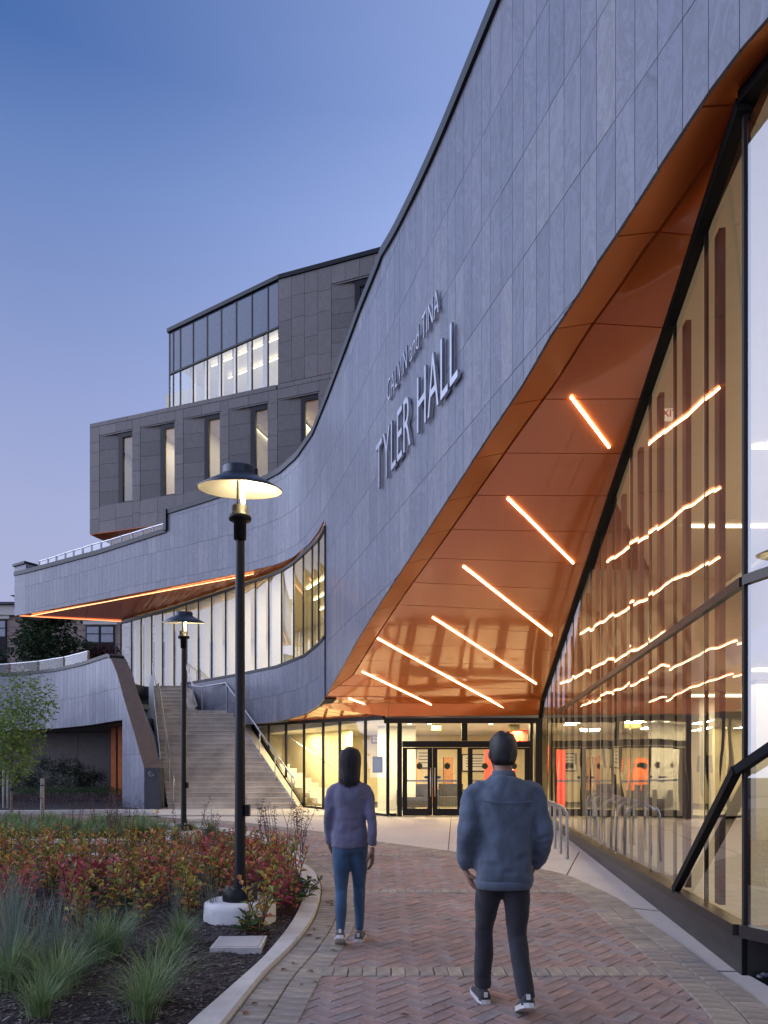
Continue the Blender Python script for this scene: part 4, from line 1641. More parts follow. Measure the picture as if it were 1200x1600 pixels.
fl_ = []
for k in range(26):
    y = random.uniform(3.95, 8.5)
    i = random.randrange(len(ko)) if random.random() < .7 else None
    x = random.uniform(-.9, 1.6)
    if i is not None:
        q = min(ko, key=lambda v: abs(v.y - y)); x = q.x + abs(random.gauss(0, .16)) + .04
    if not inside((x, y), pathp): continue
    fl_.append((x, y))
mlf = brick_mat('fallen_leaf', [(0, (.16, .06, .03)), (.5, (.26, .13, .05)), (1, (.20, .05, .04))], .8)
mb = MB()
mb.add([(0, -.03, 0), (.014, 0, .006), (0, .03, .002), (-.014, 0, .008), (0, 0, .0)], [[0, 1, 4], [1, 2, 4], [2, 3, 4], [3, 0, 4]])
lfm = mb.mesh('fallen_leaf', mlf)
for x, y in fl_:
    o = link('fallen_leaf', lfm, None, (x, y, gz(y) + .012), random.uniform(0, 6.28), random.uniform(.7, 1.3))
    tag(o, 'small brown fallen leaf lying on the brick path', 'leaf', 'fallen leaves on the brick path')
# ================================================================== the stacked stone block behind
block = thing('stacked_stone_block', 'brown grey stacked stone office block with tall slot windows behind the curved hall', 'building', (0, 34, 13))


def kp(name):
    o = part(name, block); o.location = (0, -34, -13); return o


FD = Vector((2.88, -1, 0)); FL = FD.length; FDn = FD.normalized()
FN = Vector((-1, -2.88, 0)).normalized()       # outward, towards the viewer
FA = Vector((-14.6, 34, 0))


def ft(px):
    k = (px - 600) / FP
    return (34 * k + 14.6) / (2.88 + k) * FL


def fp(s, z, d=0.0): return FA + FDn * s + FN * d + Vector((0, 0, z))


def fz(px, y):
    return EYE + (HZ - y) * fp(ft(px), 0).y / FP


fac = kp('stone_front')
ZB, ZT = 13.46, 18.95


def tiles(par, f, s0, s1, z0, z1, nc, nr, th=.04, gap=.012, stagger=True):
    for c in range(nc):
        a, b = lerp(s0, s1, c / nc) + gap / 2, lerp(s0, s1, (c + 1) / nc) - gap / 2
        cuts_ = [z0]
        for r in range(1, nr): cuts_.append(lerp(z0, z1, r / nr) + (random.uniform(-.10, .10) if stagger else 0))
        cuts_.append(z1)
        for lo, hi in zip(cuts_, cuts_[1:]):
            pts = [f(a, lo + gap / 2), f(b, lo + gap / 2), f(b, hi - gap / 2), f(a, hi - gap / 2)]
            n = (pts[1] - pts[0]).cross(pts[3] - pts[0]).normalized()
            MB().prism(pts, n * (th + random.random() * .004)).build('stone_panel', M['stone_dark'], par)


WIN = [(156, 184.5, 191, 207), (219.6, 250, 257, 273), (287, 319, 325.6, 343.7), (358, 391, 399, 418.6), (434, 470, 476.5, 497.7)]
WZ0, WZ1 = 14.78, 18.0
HEAD = 18.22
f0 = lambda s, z: fp(s, z)
wins = kp('window_row')


def window(par, x0, x1, x2, x3, z0, z1, head, dep=.11, mullion=None):
    s0, s1, s2, s3 = ft(x0), ft(x1), ft(x2), ft(x3)
    # slanted stone cheek leading into the slot
    nr = 5
    for r in range(nr):
        a, b = lerp(z0, head, r / nr) + .006, lerp(z0, head, (r + 1) / nr) - .006
        k = random.uniform(-.08, .08) if 0 < r else 0
        pts = [fp(s0 + .01, a, .03), fp(s1, a, -dep), fp(s1, b, -dep), fp(s0 + .01, b, .03)]
        n = (pts[1] - pts[0]).cross(pts[3] - pts[0]).normalized()
        MB().prism(pts, -n * .04).build('stone_panel', M['stone_dark'], fac)
    # lintel and sill wedges
    for z, up in ((head, 1), (z0, -1)):
        pts = [fp(s0, z, .02), fp(s1, z, -dep), fp(s3, z, -dep), fp(s3, z, .02)]
        MB().prism(pts, (0, 0, .06 * up)).build('reveal', M['stone_dark'], fac)
    mb = MB()
    for a, b, lo, hi in ((s1, s2, z0, head), (s2, s3, z1, head), (s2, s3, z0, z0 + .06)):
        mb.prism([fp(a, lo, -dep), fp(b, lo, -dep), fp(b, hi, -dep), fp(a, hi, -dep)], FN * .09)
    if mullion: mb.prism([fp(s2, mullion, -dep), fp(s3, mullion, -dep), fp(s3, mullion + .07, -dep), fp(s2, mullion + .07, -dep)], FN * .06)
    mb.build('window_frame', M['black'], par)
    MB().poly([fp(s2, z0, -dep + .01), fp(s3, z0, -dep + .01), fp(s3, z1, -dep + .01), fp(s2, z1, -dep + .01)]).build('glass_pane', M['glass_blue'], par)
    MB().prism([fp(s3 + .005, z0, -dep), fp(s3 + .005, z0, .03), fp(s3 + .005, head, .03), fp(s3 + .005, head, -dep)], FDn * .04).build('reveal', M['stone_dark'], fac)


for w_ in WIN:
    window(wins, *w_, WZ0, WZ1, HEAD)
# piers
edges = [ft(141)] + [v for w_ in WIN for v in (ft(w_[0]), ft(w_[3]) + .045)] + [ft(518)]
for a, b in zip(edges[::2], edges[1::2]):
    if b - a > .08: tiles(fac, f0, a, b, ZB, ZT - .22, max(1, int((b - a) / .55)), 8)
for w_ in WIN:
    a, b = ft(w_[0]), ft(w_[3]) + .045
    tiles(fac, f0, a, b, HEAD + .06, ZT - .22, 2, 1)
    tiles(fac, f0, a, b, ZB, WZ0 - .06, 2, 2)
tiles(fac, f0, ft(141), ft(432), ZT - .21, ZT, 9, 1)
tiles(fac, f0, ft(434), ft(600), ZT - .21, ZT, 6, 1)
# black edge of the lower roof
mb = MB(); mb.prism([fp(ft(141) - .08, ZT, .09), fp(ft(434), ZT, .09), fp(ft(434), ZT, -.5), fp(ft(141) - .08, ZT, -.5)], (0, 0, .13)); mb.build('roof_edge', M['black'], block)
block.children[-1].location = (0, -34, -13)
# upper storey, stone part
UZ0, UZ1 = ZT + .01, 23.72
sK = ft(436)
xw = (518, 554, 562, 583)
tiles(fac, f0, sK, ft(518), UZ0, UZ1 - .1, 4, 5)
tiles(fac, f0, ft(583) + .045, ft(640), UZ0, UZ1 - .1, 3, 7)
window(wins, *xw, 19.6, 22.46, 22.75, mullion=21.5)
tiles(fac, f0, ft(518), ft(583) + .045, 22.82, UZ1 - .1, 3, 1)
tiles(fac, f0, ft(518), ft(583) + .045, UZ0, 19.53, 3, 1)
bk = MB()
# backing shell of the block, window slots left open
def bq(s0, s1, z0, z1):
    bk.prism([fp(s0, z0, -.01), fp(s1, z0, -.01), fp(s1, z1, -.01), fp(s0, z1, -.01)], -FN * .02)
allw = [(ft(w_[0]), ft(w_[3]) + .045) for w_ in WIN]
e = ft(141)
for a, b in allw:
    bq(e, a, ZB, ZT); bq(a, b, HEAD + .06, ZT); bq(a, b, ZB, WZ0 - .06); e = b
bq(e, ft(640), ZB, ZT)
a, b = ft(518), ft(583) + .045
bq(sK, a, UZ0, UZ1); bq(a, b, 22.82, UZ1); bq(a, b, UZ0, 19.53); bq(b, ft(640), UZ0, UZ1)
o = bk.build('backing_wall', M['joint'], fac)
# body behind: ends, floor, roof, inner rooms
body = kp('inner_rooms')
depth = -6.0
mb = MB()
q0, q1 = ft(141), ft(640)
mb.prism([fp(q0, ZB - .02, .02), fp(q1, ZB - .02, .02), fp(q1, ZB - .02, depth), fp(q0, ZB - .02, depth)], (0, 0, .18)); mb.build('under_slab', M['soffit'], body)
mb = MB(); mb.prism([fp(q0, ZT - .3, -.45), fp(q1, ZT - .3, -.45), fp(q1, ZT - .3, depth), fp(q0, ZT - .3, depth)], (0, 0, .28)); mb.build('ceiling_slab', M['white_in'], body)
mb = MB(); mb.prism([fp(q0, ZB, depth), fp(q1, ZB, depth), fp(q1, 23.6, depth), fp(q0, 23.6, depth)], -FN * .2); mb.build('back_wall', M['wall_in'], body)
mb = MB(); mb.prism([fp(q0, ZB, -.03), fp(q0, ZB, depth), fp(q0, ZT, depth), fp(q0, ZT, -.03)], FDn * .05); mb.build('end_wall', M['stone_dark'], body)
for w_ in WIN[:4]:
    s = ft(w_[3]) + .5
    mb = MB(); mb.prism([fp(s, ZB + .2, -.5), fp(s, ZB + .2, depth), fp(s, ZT - .3, depth), fp(s, ZT - .3, -.5)], FDn * .06); mb.build('partition', M['white_in'], body)
# upper glazed corner
CN = fp(sK, 0)
GD = Vector((-1.667, 1, 0)); GDn = GD.normalized(); GN = Vector((-1, -1.667, 0)).normalized()


def gt(px):
    k = (px - 600) / FP
    t_ = (k * CN.y - CN.x) / (GD.x - k * GD.y)
    return CN + GD * t_


pen = kp('glazed_corner')
gm = [436, 419, 394, 369.5, 346, 324, 302, 282, 271, 265]
ZS = 21.5
for a, b in zip(gm, gm[1:]):
    va, vb = gt(a), gt(b)
    MB().poly([(va.x, va.y, ZT), (va.x, va.y, ZS), (vb.x, vb.y, ZS), (vb.x, vb.y, ZT)][::-1]).build('glass_pane', M['glass_blue'], pen)
    va2, vb2 = va.lerp(vb, .02), va.lerp(vb, .98)
    MB().prism([(va2.x, va2.y, ZS + .05), (vb2.x, vb2.y, ZS + .05), (vb2.x, vb2.y, UZ1 - .12), (va2.x, va2.y, UZ1 - .12)], -GN * .05).build('spandrel_panel', M['spandrel'], pen)
for a in gm:
    v = gt(a)
    mb = MB(); mb.bar((v.x, v.y, ZT), (v.x, v.y, UZ1 - .1), .05, .07, up=GDn); mb.build('glazing_bar', M['black'], pen)
va, vb = gt(436), gt(265)
mb = MB(); mb.bar((va.x, va.y, ZS + .02), (vb.x, vb.y, ZS + .02), .1, .08); mb.build('transom', M['black'], pen)
# end return of the glazed corner
ve = vb + FN * -5.0
MB().poly([(vb.x, vb.y, ZT), (ve.x, ve.y, ZT), (ve.x, ve.y, UZ1), (vb.x, vb.y, UZ1)]).build('glass_pane', M['glass_blue'], pen)
# roof plate of the upper storey
mb = MB()
rf = [va + FN * .1, vb + FN * .1 + GDn * .12, ve + GDn * .12, fp(ft(640), 0, depth), fp(ft(640), 0, .1)]
mb.prism([(v.x, v.y, UZ1 - .09) for v in rf], (0, 0, .19)); o = mb.build('roof_edge', M['black'], block); o.location = (0, -34, -13)
mb = MB(); mb.prism([(v.x, v.y, ZS + .75) for v in [va - GN * .3, vb - GN * .3, ve, fp(ft(640), 0, depth), fp(ft(640), 0, -.5)]], (0, 0, .1)); mb.build('upper_ceiling', M['white_in'], pen)
mb = MB(); p0, p1 = va - GN * 4.2 + Vector((1.0, 1, 0)), vb - GN * 4.2 - GDn * .8
mb.prism([(p0.x, p0.y, ZT), (p1.x, p1.y, ZT), (p1.x, p1.y, ZS + .8), (p0.x, p0.y, ZS + .8)], -GN * .1); mb.build('upper_room_wall', M['white_in'], pen)
for a in (430, 405, 380, 357, 334, 312, 291):
    v = gt(a) - GN * .45
    mb = MB(); mb.box((v.x, v.y, (ZT + ZS) / 2 + .3), (.10, .3, ZS - ZT + .9), GDn); mb.build('white_fin', M['white_in'], pen)
for k, d_ in enumerate((1.3, 2.5)):
    a_, b_2 = gt(425) - GN * d_, gt(300) - GN * d_
    mb = MB(); mb.bar((a_.x, a_.y, ZS + .62), (b_2.x, b_2.y, ZS + .62), .035, .02); mb.build('ceiling_light', M['white_light'], pen)
for s_ in (1.6, 4.4, 7.4, 10.4, 13.2):
    v = fp(s_, 18.55, -2.6)
    area('office_lamp', v, (1.4, 2.0), 60, (1, .84, .55), (0, 0, math.atan2(FDn.y, FDn.x)))
v = (gt(370) - GN * 2.2)
area('upper_office_lamp', (v.x, v.y, ZS + .6), (4, 2), 130, (1, .86, .62), (0, 0, math.atan2(GDn.y, GDn.x)))
# ================================================================== the outside stair
stair = thing('outdoor_staircase', 'broad pale concrete staircase climbing to the upper terrace between curved stone walls', 'staircase', (-5, 22, .4))


def spart(name):
    o = part(name, stair); o.location = (5, -22, -.4); return o


Z0 = gz(21.5)
XL = lambda Y: -6.81 - .451 * (Y - 21.5)
XR = lambda Y: -2.95 - .776 * (Y - 21.7)
N1, N2 = 21, 7
r1 = (3.88 - Z0) / N1
fl1, fl2 = spart('lower_flight'), spart('upper_flight')
Ys, Zs = 21.5, Z0
t1 = (25.3 - 21.5) / N1
for i in range(N1):
    y = Ys + i * t1
    z = Z0 + (i + 1) * r1
    xl, xr = XL(y), XR(y) if i < N1 - 1 else -6.9
    mb = MB()
    d = 1.0
    # rounded nosing: a small lip proud of the riser
    prof = [(-.02, -.035), (-.02, -.006), (-.012, 0), (d, 0), (d, -r1 - .02), (.012, -r1 - .02), (.012, -.045)]
    mb.prism([(xl, y + a, z + b) for a, b in prof], (xr - xl, 0, 0))
    mb.build('step', M['step'], fl1)
mb = MB(); mb.prism([(XL(25.2) - .2, 25.25, 3.86), (-5.5, 25.25, 3.86), (-6.2, 26.4, 3.86), (XL(26.4) - .2, 26.4, 3.86)], (0, 0, -.4)); mb.build('landing', M['step'], fl1)
t2 = (27.3 - 26.1) / N2
r2 = (FLZ - 3.87) / N2
for i in range(N2):
    y = 26.1 + i * t2; z = 3.87 + (i + 1) * r2
    mb = MB()
    prof = [(-.02, -.035), (-.02, -.006), (-.012, 0), (.6, 0), (.6, -r2 - .02), (.012, -r2 - .02), (.012, -.045)]
    mb.prism([(XL(y), y + a, z + b) for a, b in prof], (-7.55 - .28 * (y - 26.1) - XL(y), 0, 0)); mb.build('step', M['step'], fl2)
mb = MB(); mb.prism([(-7.35, 25.6, 3.88), (-8.1, 27.6, 5.0), (-8.1, 27.6, 5.25), (-7.35, 25.95, 4.1), (-7.35, 25.6, 4.0)], (.25, .05, 0)); mb.build('cheek', M['step'], fl2)
# sloping cheek between the steps and the lobby glass
ck = spart('side_cheek')
A_ = Vector((XR(21.45) + .005, 21.42, 0)); C_ = Vector((XR(25.3) + .005, 25.3, 0)); B_ = Vector((stri0.x - .03, stri0.y - .04, 0)); D_ = Vector((stri1.x - .03, stri1.y - .04, 0))
v = [(A_.x, A_.y, .2), (B_.x, B_.y, .2), (D_.x, D_.y, .2), (C_.x, C_.y, .2), (A_.x, A_.y, Z0 + .1), (B_.x, B_.y, zs0 + .03), (D_.x, D_.y, zs1 - .03), (C_.x, C_.y, 4.0)]
MB().add(v, [[3, 2, 1, 0], [4, 5, 6, 7], [0, 1, 5, 4], [1, 2, 6, 5], [2, 3, 7, 6], [3, 0, 4, 7]]).build('cheek', M['concrete'], ck)
# rails
rl = spart('right_handrail')
H1 = .92
zr = lambda Y: Z0 + .08 + (Y - 21.5) / (25.3 - 21.5) * (3.88 - Z0)
pts = [(XR(21.35) - .1, 21.35, zr(21.5) + H1 - .25), (XR(21.4) - .1, 21.38, zr(21.5) + H1 - .03), (XR(21.5) - .1, 21.5, zr(21.5) + H1), (XR(25.3) - .12, 25.3, zr(25.3) + H1), (-6.95, 26.0, 3.9 + H1), (-7.3, 26.1, 3.9 + H1 + .05), (-7.95, 27.3, FLZ + H1)]
mb = MB(); mb.tube(pts, .026, 8); mb.build('rail', M['steel'], rl)
for Y in (21.5, 22.35, 23.2, 24.1, 25.25):
    x = XR(Y) - .11
    mb = MB(); mb.tube([(x, Y, zr(Y) - .12), (x, Y, zr(Y) + H1)], .02, 8); mb.build('post', M['steel'], rl)
for x, y, z in ((-6.9, 25.9, 3.87), (-7.3, 26.1, 3.9), (-7.92, 27.25, FLZ)):
    mb = MB(); mb.tube([(x, y, z), (x, y, z + H1)], .02, 8); mb.build('post', M['steel'], rl)
ll = spart('left_handrail')
zl = lambda Y: zr(Y) if Y < 25.3 else (3.93 + max(0, Y - 26.1) / 1.2 * (FLZ - 3.87))
pts = [(XL(21.4) + .17, 21.4, zl(21.5) + H1 - .28), (XL(21.42) + .17, 21.42, zl(21.5) + H1 - .03), (XL(21.5) + .17, 21.5, zl(21.5) + H1), (XL(25.3) + .17, 25.3, zl(25.3) + H1), (XL(26.1) + .17, 26.1, 3.95 + H1), (XL(27.3) + .17, 27.3, FLZ + H1)]
mb = MB(); mb.tube(pts, .026, 8); mb.build('rail', M['steel'], ll)
for Y in (21.5, 22.4, 23.3, 24.3, 25.3, 26.1, 27.2):
    mb = MB(); mb.tube([(XL(Y) + .17, Y, zl(Y) - .1), (XL(Y) + .17, Y, zl(Y) + H1)], .02, 8); mb.build('post', M['steel'], ll)
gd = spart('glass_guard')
MB().prism([(XL(22.6) - .12, 22.6, zr(22.6) + .5), (XL(26.0) - .12, 26.0, 3.9 + .3), (XL(26.0) - .12, 26.0, 3.9 + 1.35), (XL(25.2) - .12, 25.2, 3.9 + 1.25), (XL(22.6) - .12, 22.6, zr(22.6) + .62)], (.03, .01, 0)).build('painted_reflection_panel', M['white_in'], gd)  # opaque white colour stands in for the reflection on the glass guard
# terrace floor
MB().prism([(-8.05, 27.3, FLZ - .01), (XL(27.3) - .1, 27.3, FLZ - .01), (-9.9, 25.4, FLZ - .01), (-13, 27.6, FLZ - .01), (-18, 29.2, FLZ - .01), (-40, 30.5, FLZ - .01), (-40, 46, FLZ - .01), (-12, 46, FLZ - .01), (-11.4, 30.1, FLZ - .01)], (0, 0, -.35)).build('terrace_floor', M['grey_metal'], spart('upper_terrace'))

# ================================================================== low curved wall on the left
cw = thing('curved_terrace_wall', 'low curved grey stone terrace wall with sloping bronze capped end beside the stair', 'wall', (-12, 25, .5))


def cp(name):
    o = part(name, cw); o.location = (12, -25, -.5); return o


CT = [(-320, 29.4), (-200, 29.0), (-100, 28.5), (0, 27.6), (43, 27.1), (87, 26.3), (130, 24.95), (152, 24.05), (173, 23.05), (195, 22.25), (212, 21.7), (227, 21.3)]
cwl = resample(smooth_line([Vector(((x - 600) / FP * Y, Y, 0)) for x, Y in CT], 8), .02)
cl = lambda s: cwl[max(0, min(len(cwl) - 1, int(round(s / S))))]
CLN = (len(cwl) - 1) * S
CTOP = [(-400, 1062), (0, 1057), (43, 1054), (87, 1049.5), (130, 1040), (173, 1026), (186, 1057), (195, 1092), (204, 1122), (212, 1148), (223, 1189), (227, 1201)]


def cz_top(s):
    p = cl(s); x = px_of(p)
    if x < 0: return 5.45
    return EYE + (HZ - table(CTOP, x)) * p.y / FP


s193 = next(i * S for i in range(len(cwl)) if px_of(cwl[i]) > 193)
s173 = next(i * S for i in range(len(cwl)) if px_of(cwl[i]) > 173.2)
bandp = cp('stone_front')
mbk = MB()
PWc = .30
nc = int(CLN / PWc)
for c_ in range(nc):
    s0, s1 = CLN - (c_ + 1) * PWc, CLN - c_ * PWc
    zb = gz(22) - .05 if s0 > s193 - .2 else 3.26
    t0, t1_ = cz_top(s0), cz_top(s1)
    for lo, hi in ((zb, 2.1), (max(zb, 2.108), 4.33), (4.338, 6.6)):
        if hi <= lo: continue
        poly = [(s0, lo), (s1, lo), (s1, hi), (s0, hi)]
        poly = clip(poly, lambda q: (t0 + (t1_ - t0) * (q[0] - s0) / PWc) - q[1])
        if len(poly) < 3 or area2(poly) < .004: continue
        a, b = cl(s0), cl(s1)
        dirv = (b - a).normalized(); n = Vector((dirv.y, -dirv.x, 0))
        L = (b - a).length
        pts = []
        for s_, z in poly:
            t = min(max((s_ - s0) / PWc, .004 / L), 1 - .004 / L)
            q = a + (b - a) * t
            pts.append(Vector((q.x, q.y, z)))
        MB().prism([p - n * .004 for p in pts], n * (.03 + .0015 * random.random())).build('stone_panel', M['stone'], bandp)
    a, b = cl(s0), cl(s1)
    k = Vector((.30, .26, 0))
    z0_, z1_ = zb, zb
    mbk.add([(a.x, a.y, zb), (b.x, b.y, zb), (b.x, b.y, t1_), (a.x, a.y, t0), (a.x + k.x, a.y + k.y, zb), (b.x + k.x, b.y + k.y, zb), (b.x + k.x, b.y + k.y, t1_), (a.x + k.x, a.y + k.y, t0)],
            [[0, 1, 2, 3], [7, 6, 5, 4], [3, 2, 6, 7], [4, 5, 1, 0]])
mbk.build('backing_wall', M['joint'], bandp)
# black coping on the level part, bronze cap on the falling part
mb = MB()
capm = MB()
sv = [k * .25 for k in range(int(CLN / .25))] + [CLN]
for a, b in zip(sv, sv[1:]):
    pa, pb = cl(a), cl(b)
    d = (pb - pa).normalized(); n = Vector((d.y, -d.x, 0))
    ta, tb = cz_top(a), cz_top(b)
    tgt = mb if b <= s173 + .1 else capm
    o = n * (.07 if tgt is mb else .045)
    k = Vector((.34, .24, 0)) if tgt is mb else Vector((.40, .20, 0))
    h = .12 if tgt is mb else .035
    tgt.add([(pa.x + o.x, pa.y + o.y, ta), (pb.x + o.x, pb.y + o.y, tb), (pb.x + k.x, pb.y + k.y, tb), (pa.x + k.x, pa.y + k.y, ta), (pa.x + o.x, pa.y + o.y, ta + h), (pb.x + o.x, pb.y + o.y, tb + h), (pb.x + k.x, pb.y + k.y, tb + h), (pa.x + k.x, pa.y + k.y, ta + h)],
            [[3, 2, 1, 0], [4, 5, 6, 7], [0, 1, 5, 4], [2, 3, 7, 6], [1, 2, 6, 5], [3, 0, 4, 7]])
mb.build('coping', M['black'], bandp)
capm.build('bronze_cap', M['bronze'], bandp)
# overhang and the recessed wall under it
mb = MB()
under = [cl(k * .5) for k in range(int(s193 / .5))] + [cl(s193)]
mb.prism([(p.x, p.y, 3.27) for p in under] + [(-8.0, 26.9, 3.27), (-9.9, 28.9, 3.27), (-40, 30.5, 3.27)], (0, 0, .2)); mb.build('overhang_soffit', M['stone_dark'], cp('overhang'))
rw = cp('recessed_wall')
xs_ = [-30, -26, -22, -19.4, -17.3, -15.2, -13.0, -11.55, -10.9, -10.2]
for a, b in zip(xs_, xs_[1:]):
    y0, y1 = 28.9 + .04 * (-10 - a), 28.9 + .04 * (-10 - b)
    MB().prism([(a + .008, y0, gz(29) - .1), (b - .008, y1, gz(29) - .1), (b - .008, y1, 3.3), (a + .008, y0, 3.3)], (0, .1, 0)).build('stone_panel', M['stone_dark'], rw)
MB().prism([(-30, 29.8, .3), (-9.8, 29.02, .3), (-9.8, 29.02, 3.3), (-30, 29.8, 3.3)], (0, .2, 0)).build('backing_wall', M['joint'], rw)
MB().prism([(-10.15, 28.8, gz(29) - .1), (-8.2, 22.4, gz(23) - .1), (-8.2, 22.4, 3.3), (-10.15, 28.8, 3.3)], (.2, .05, 0)).build('backing_wall', M['joint'], rw)
for x0, x1 in ((173.4, 181), (184, 191.5)):
    Yj = 26.4 if x0 < 180 else 25.6
    a, b = P(x0, 1246, Yj), P(x1, 1246, Yj)
    mb = MB(); mb.prism([(a.x, a.y, gz(Yj)), (b.x, b.y, gz(Yj)), (b.x, b.y, 3.28), (a.x, a.y, 3.28)], (.03, .12, 0)); mb.build('orange_jamb', M['orange_out'], rw)
mb = MB()
sv2 = [s173 + k * (CLN - s173) / 12 for k in range(13)]
for a, b in zip(sv2, sv2[1:]):
    pa, pb = cl(a) + Vector((.38, .19, 0)), cl(b) + Vector((.38, .19, 0))
    qa, qb = Vector((XL(pa.y) - .13, pa.y + .05, 0)), Vector((XL(pb.y) - .13, pb.y + .05, 0))
    ta, tb = cz_top(a) - .05, cz_top(b) - .05
    mb.add([(pa.x, pa.y, .3), (pb.x, pb.y, .3), (qb.x, qb.y, .3), (qa.x, qa.y, .3), (pa.x, pa.y, ta), (pb.x, pb.y, tb), (qb.x, qb.y, min(tb, zr(qb.y) + .42)), (qa.x, qa.y, min(ta, zr(qa.y) + .42))],
           [[4, 5, 6, 7], [0, 1, 5, 4], [1, 2, 6, 5], [2, 3, 7, 6], [3, 0, 4, 7]])
mb.build('inner_cheek', M['stone'], bandp)
# slate grey end box with a small emblem
pb_ = cp('end_pier')
e0, e1 = P(226, 1264, 21.22), P(249.5, 1264, 21.22)
zc = EYE + (HZ - 1200) * 21.22 / FP
MB().prism([(e0.x, e0.y, gz(21) - .1), (e1.x, e1.y, gz(21) - .1), (e1.x, e1.y, zc), (e0.x, e0.y, zc)], (0, .42, 0)).build('end_box', M['grey_metal'], pb_)
MB().prism([(e0.x - .01, e0.y - .015, zc + .003), (e1.x + .01, e1.y - .015, zc + .003), (e1.x + .0, e1.y + .42, zc + .26), (e0.x - .01, e0.y + .42, zc + .26)], (0, 0, .03)).build('bronze_cap', M['bronze'], pb_)
mb = MB()
c = P(236.5, 1209, 21.2)
ring = [(c.x + .085 * math.cos(a), c.y, c.z + .075 * math.sin(a)) for a in [math.pi * (.55 + k * .09) for k in range(15)]]
mb.tube(ring, .011, 6)
mb.tube([(c.x - .03, c.y, c.z - .03), (c.x + .02, c.y, c.z + .03), (c.x + .09, c.y, c.z - .05)], .010, 6)
mb.build('emblem', M['steel'], pb_)
# glass railing on the wall
gr = cp('glass_railing')
prev = None
for px in (-120, -70, -28, 15, 60, 100, 138):
    Y = table(CT, px) + .2
    zt = 5.45 if px < 0 else EYE + (HZ - table(CTOP, px)) * Y / FP
    b = Vector(((px - 600) / FP * Y, Y, zt)); t = Vector((b.x, b.y, 5.97))
    mb = MB(); mb.bar(b, t, .06, .06, up=(0, 1, 0)); mb.build('post', M['bronze'], gr)
    if prev:
        MB().poly([prev[0], b, t, prev[1]]).build('glass_pane', M['glass_thin'], gr)
        mb = MB(); mb.bar(prev[1], t, .03, .03); mb.build('rail', M['steel'], gr)
    prev = (b, t)

# ================================================================== brick building far left
fb = thing('brick_building', 'pale brick building with dark framed double windows beyond the terrace trees', 'building', (-34, 62, 1))


def bp_(name):
    o = part(name, fb); o.location = (34, -62, -1); return o


bm2, t, b = newmat('pale_far_brick')
c = t.nodes.new('ShaderNodeTexCoord')
mp = N(t, 'ShaderNodeMapping'); mp.inputs['Rotation'].default_value = (math.pi / 2, 0, 0)
t.links.new(c.outputs['Object'], mp.inputs[0])
bt = N(t, 'ShaderNodeTexBrick'); bt.inputs['Scale'].default_value = 1.0
bt.inputs['Brick Width'].default_value = .75; bt.inputs['Row Height'].default_value = .24; bt.inputs['Mortar Size'].default_value = .015
bt.inputs['Color1'].default_value = (.40, .31, .25, 1); bt.inputs['Color2'].default_value = (.22, .155, .13, 1); bt.inputs['Mortar'].default_value = (.34, .30, .27, 1)
t.links.new(mp.outputs[0], bt.inputs['Vector'])
t.links.new(mixc(t, .5, bt.outputs[0], mixc(t, 1.0, bt.outputs[0], rampn(t, noise_n(t, 1.4, 4), [(.3, (.6,) * 3), (.7, (1.4,) * 3)]), 'MULTIPLY')), b.inputs['Base Color'])
b.inputs['Roughness'].default_value = .9
YB = 60.0
BX = lambda x: (x - 600) * YB / FP
BZ = lambda y: EYE + (HZ - y) * YB / FP
w_ = bp_('brick_front')
wins_px = [(133, 178, 977, 1042), (-40, 9, 968, 1050), (-200, -150, 968, 1050), (225, 270, 977, 1042)]
ys_ = [1300, 1050, 968, 947]
MB().box((BX(30), YB + 3.2, (BZ(962) + 0) / 2), (BX(600) - BX(-540), 6, BZ(962))).build('wall', bm2, w_)
MB().box((BX(30), YB + 3.1, BZ(953.5)), (BX(600) - BX(-540) + .3, 6.4, BZ(946) - BZ(961))).build('parapet', M['kerb'], w_)
MB().box((BX(30), YB + 3.0, BZ(945.5) + .1), (BX(600) - BX(-540) + .6, 6.8, .2)).build('coping', M['grey_metal'], w_)
for x0, x1, y0, y1 in wins_px:
    wn = bp_('window')
    MB().box((BX((x0 + x1) / 2), YB + .16, (BZ(y0) + BZ(y1)) / 2), (BX(x1) - BX(x0), .16, BZ(y0) - BZ(y1))).build('frame', M['black'], wn)
    ym = y0 + 26
    for xa, xb in ((x0 + 2, (x0 + x1) / 2 - 2), ((x0 + x1) / 2 + 2, x1 - 2)):
        for ya, yb2 in ((y0 + 2, y0 + 12.5), (y0 + 14, ym)):
            MB().box((BX((xa + xb) / 2), YB + .07, (BZ(ya) + BZ(yb2)) / 2), (BX(xb) - BX(xa), .03, BZ(ya) - BZ(yb2))).build('pane', simple('blind_behind_glass', (.36, .38, .42), .25) if 'blind_behind_glass' not in bpy.data.materials else bpy.data.materials['blind_behind_glass'], wn)
    MB().box((BX((x0 + x1) / 2), YB + .13, BZ(y0 - 4)), (BX(x1) - BX(x0) + .5, .2, .28)).build('lintel', M['kerb'], wn)

